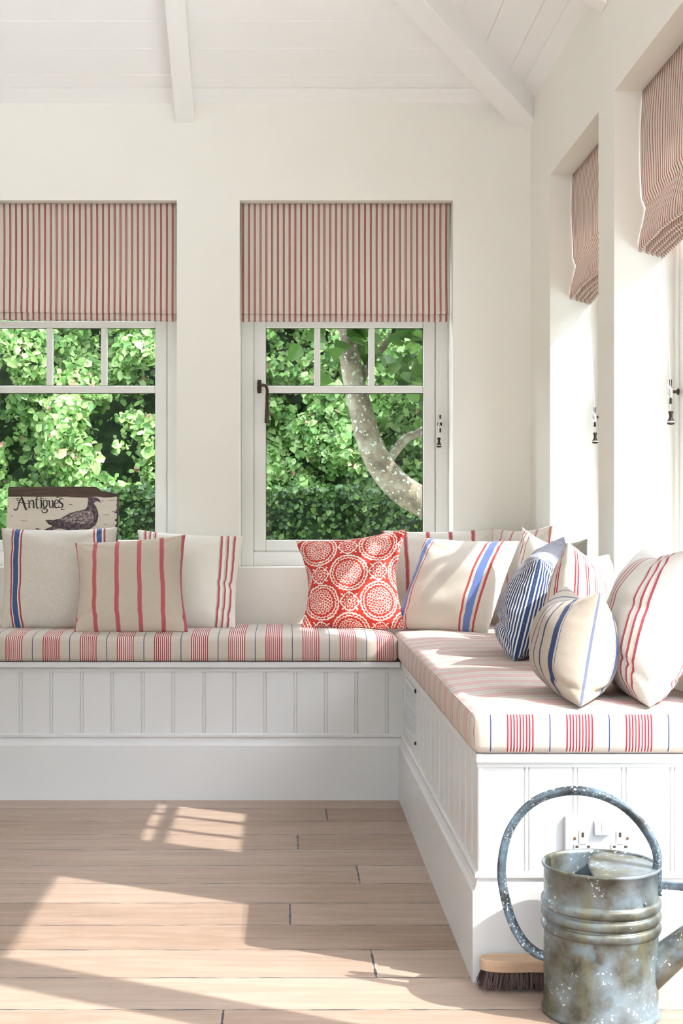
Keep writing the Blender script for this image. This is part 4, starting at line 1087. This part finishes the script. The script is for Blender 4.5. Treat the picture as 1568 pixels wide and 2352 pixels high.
def leaves(name, pts, size, mat, parent, seed, face=(0, -1, .5), rand=.9, jit=.35):
    rg = np.random.default_rng(seed); n = len(pts); P = np.asarray(pts)
    N = np.array(face)[None, :] + rg.normal(0, rand, (n, 3)); N /= np.linalg.norm(N, axis=1, keepdims=True)
    D = rg.normal(0, 1, (n, 3)) + np.array([0, 0, -.6]); D -= N * (D * N).sum(1, keepdims=True); D /= np.linalg.norm(D, axis=1, keepdims=True)
    S2 = np.cross(N, D); s_ = size * (1 + jit * rg.normal(0, 1, n)).clip(.45, 2)[:, None]
    fold = .16 * s_ * N
    V = np.stack([P - D * s_ * .5, P + S2 * s_ * .38 - D * s_ * .12 + fold, P + S2 * s_ * .26 + D * s_ * .28 + fold * .7, P + D * s_ * .55, P - S2 * s_ * .26 + D * s_ * .28 + fold * .7, P - S2 * s_ * .38 - D * s_ * .12 + fold], 1).reshape(-1, 3)
    me = bpy.data.meshes.new(name); me.vertices.add(len(V)); me.vertices.foreach_set('co', V.astype(np.float32).ravel())
    b = np.arange(n)[:, None] * 6
    fs = np.concatenate([b + np.array([[0, 1, 2, 3]]), b + np.array([[0, 3, 4, 5]])], 1).reshape(-1, 4)
    me.loops.add(fs.size); me.loops.foreach_set('vertex_index', fs.ravel().astype(np.int32))
    me.polygons.add(len(fs)); me.polygons.foreach_set('loop_start', np.arange(0, fs.size, 4, dtype=np.int32)); me.polygons.foreach_set('loop_total', np.full(len(fs), 4, dtype=np.int32))
    me.update(calc_edges=True); me.validate(); me.materials.append(mat)
    o = bpy.data.objects.new(name, me); COL.objects.link(o)
    if parent: o.parent = parent
    return o

rg = np.random.default_rng(11)
def lump(x, z):                         # undulating front of the hedge
    return .30 * np.sin(x * 2.3 + z * 1.1) + .2 * np.sin(x * 5.1 - z * 3.0 + 1) + .13 * np.sin(z * 6 + x * 8.7)
def hedge_pts(n, x0, x1, z0, z1, y0, depth):
    x = rg.uniform(x0, x1, n); z = rg.uniform(z0, z1, n); d = rg.exponential(.16, n).clip(0, depth)
    return np.stack([x, y0 + lump(x, z) + d, z], 1)
pts = np.concatenate([hedge_pts(78000, -2.6, 1.6, .5, 2.7, 8.0, .7), hedge_pts(16000, -6, 5, -.10, 3.6, 8.1, .7)])
kk = np.array([noise.noise(Vector((a * 4.5, b * 3, c_ * 4.5))) + .5 * noise.noise(Vector((a * 11, b * 7, c_ * 11))) for a, b, c_ in pts])
sel = kk > -.12; pts = pts[sel]; pts[:, 1] -= .25 * kk[sel]
hed = leaves('bramble_hedge', pts, .040, M_leafA, None, 2, rand=.75)
tag(hed, 'wild sunlit bramble hedge beyond the back windows', 'hedge', kind='stuff')
# dense core so that the hedge is not see-through
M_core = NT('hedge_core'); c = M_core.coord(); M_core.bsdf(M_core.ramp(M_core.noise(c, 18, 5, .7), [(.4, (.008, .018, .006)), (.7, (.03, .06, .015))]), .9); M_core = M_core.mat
v = []; f = []; nx_, nz_ = 80, 30
for j in range(nz_ + 1):
    for i in range(nx_ + 1):
        x = -7 + 13 * i / nx_; z = -.15 + 3.9 * j / nz_
        v.append((x, 8.33 + .45 * lump(x, z) + .25, z))
for j in range(nz_):
    for i in range(nx_): f.append((j * (nx_ + 1) + i, j * (nx_ + 1) + i + 1, (j + 1) * (nx_ + 1) + i + 1, (j + 1) * (nx_ + 1) + i))
n0 = len(v); v += [(-7, 9.6, -.15), (6, 9.6, -.15), (6, 9.6, 3.75), (-7, 9.6, 3.75)]; f.append((n0 + 1, n0, n0 + 3, n0 + 2))
f.append((nz_ * (nx_ + 1), nz_ * (nx_ + 1) + nx_, n0 + 2, n0 + 3))
add_mesh('hedge_core', v, f, M_core, hed)

# tall unseen hedges added on two sides to block low sky
for nm, xh, lab in (('sky_block_hedge', 7.2, 'tall unseen hedge added on the sunny side to block low sky'), ('sky_block_hedge', -9.0, 'tall unseen hedge added on the shaded side to block low sky')):
    sgn = -1 if xh > 0 else 1; ht = 5.2 if xh > 0 else 3.3; n = int(3400 * ht)
    gh = leaves(nm, np.stack([xh + sgn * rg.exponential(.08, n), rg.uniform(-8.9, 7.9, n), rg.uniform(-.05, ht, n)], 1), .14, M_leafB, None, 31, face=(sgn, 0, .4), rand=.8)
    tag(gh, lab, 'hedge', kind='stuff')
    MB().box(min(xh, xh - sgn * .8), max(xh, xh - sgn * .8), -9, 8, -.14, ht).build('hedge_core', M_core, gh)

n = 9000  # unseen hedge added to keep bright reflections out of the back windows
gh = leaves('sky_block_hedge', np.stack([rg.uniform(-7.9, 6.4, n), -8.4 + rg.exponential(.08, n), rg.uniform(-.05, 3.0, n)], 1), .14, M_leafB, None, 35, face=(0, 1, .4), rand=.8)
tag(gh, 'tall unseen hedge added behind the room to darken window reflections', 'hedge', kind='stuff')
MB().box(-7.9, 6.4, -8.9, -8.4, -.14, 3.0).build('hedge_core', M_core, gh)

# low clipped hedge in front
x = rg.uniform(-.98, 2.6, 22000); z = rg.uniform(-.15, 1.09, 22000); y = 6.95 + rg.exponential(.05, 22000) + .03 * np.sin(x * 9)
x2 = rg.uniform(-.98, 2.6, 9000); y2 = rg.uniform(6.95, 7.55, 9000); z2 = 1.09 - rg.exponential(.02, 9000) + .015 * np.sin(x2 * 7)
x3 = -1.0 + rg.exponential(.04, 4000); y3 = rg.uniform(6.95, 7.55, 4000); z3 = rg.uniform(-.15, 1.09, 4000)
ch = leaves('clipped_hedge', np.concatenate([np.stack([x, y, z], 1), np.stack([x2, y2, z2], 1), np.stack([x3, y3, z3], 1)]), .027, M_leafB, None, 7, rand=.8)
tag(ch, 'low dark clipped hedge with a level top outside the right back window', 'hedge', kind='stuff')
MB().box(-.93, 2.55, 7.03, 7.5, -.15, 1.04).build('hedge_core', M_core, ch)

# leaning tree
t = NT('lichened_bark'); c = t.coord(); n1 = t.noise(c, 14, 5, .6); n2 = t.noise(c, 40, 4, .6)
col = t.ramp(n1, [(.35, (.10, .08, .05)), (.55, (.22, .18, .12)), (.7, (.30, .29, .22))])
col = t.mix(t.m('GREATER_THAN', n2, .6), col, (.42, .45, .36))
t.bsdf(col, .85, normal=t.bump(n2, .6, .006)); M_bark = t.mat
TD = 6.35
tree = empty('garden_tree', (1.35, TD, -.15), label='curved lichen-grey tree trunk leaning across the right back window', cat='tree')
def tp(px, py, d=TD): return W(px, py, d) - Vector(tree.location)
tr = MB(); P = [(0, 0, 0), (-.02, 0, .5), tp(1120, 1195), tp(1040, 1175), tp(975, 1155), tp(920, 1122), tp(878, 1075), tp(850, 1020), tp(832, 955), tp(818, 900), tp(806, 840), tp(800, 770), tp(812, 690), tp(790, 560), tp(820, 400)]
P = spline(P, 6); tr.tube(P, [.085 - .052 * i / len(P) for i in range(len(P))], 16); tr.build('trunk', M_bark, tree, smooth=True)
for q in ([(878, 1075), (930, 1010), (975, 985), (1040, 900), (1100, 700)], [(800, 770), (770, 740), (730, 722), (640, 690)], [(818, 900), (850, 830), (885, 790), (940, 700)]):
    b = MB(); Q = spline([tp(a, c_, TD + .04 * i) for i, (a, c_) in enumerate(q)], 6); b.tube(Q, [.024 - .012 * i / len(Q) for i in range(len(Q))], 10); b.build('branch', M_bark, tree, smooth=True)
def blob(n, c0, s0): return np.array(c0) + rg.normal(0, 1, (n, 3)) * np.array(s0)
TL_ = np.array(tree.location)
hang = np.concatenate([blob(260, (.62, 6.25, 1.92), (.28, .25, .16)), blob(120, (.30, 6.2, 2.0), (.18, .2, .14)), blob(90, (.66, 6.2, 1.6), (.10, .15, .13))])
up1 = np.stack([rg.uniform(-1.2, 4.2, 5200), rg.uniform(7.15, 7.6, 5200), rg.uniform(2.75, 4.0, 5200)], 1)      # crown shading the top of the hedge
up2 = np.stack([rg.uniform(.8, 4.6, 4200), rg.uniform(5.75, 6.2, 4200), rg.uniform(2.1, 3.5, 4200)], 1)  # unseen leaf slab added to shade the clipped hedge
def clump(p, thr):
    k = np.array([noise.noise(Vector((a * 1.6, b * 1.6, c_ * 1.6))) for a, b, c_ in p]); return p[k > thr]
fol = leaves('foliage', np.concatenate([hang, clump(up1, .02), clump(up2, .0)]) - TL_, .10, M_leafC, tree, 19, face=(.4, -.5, .8), rand=.8)
fol['kind'] = 'stuff'
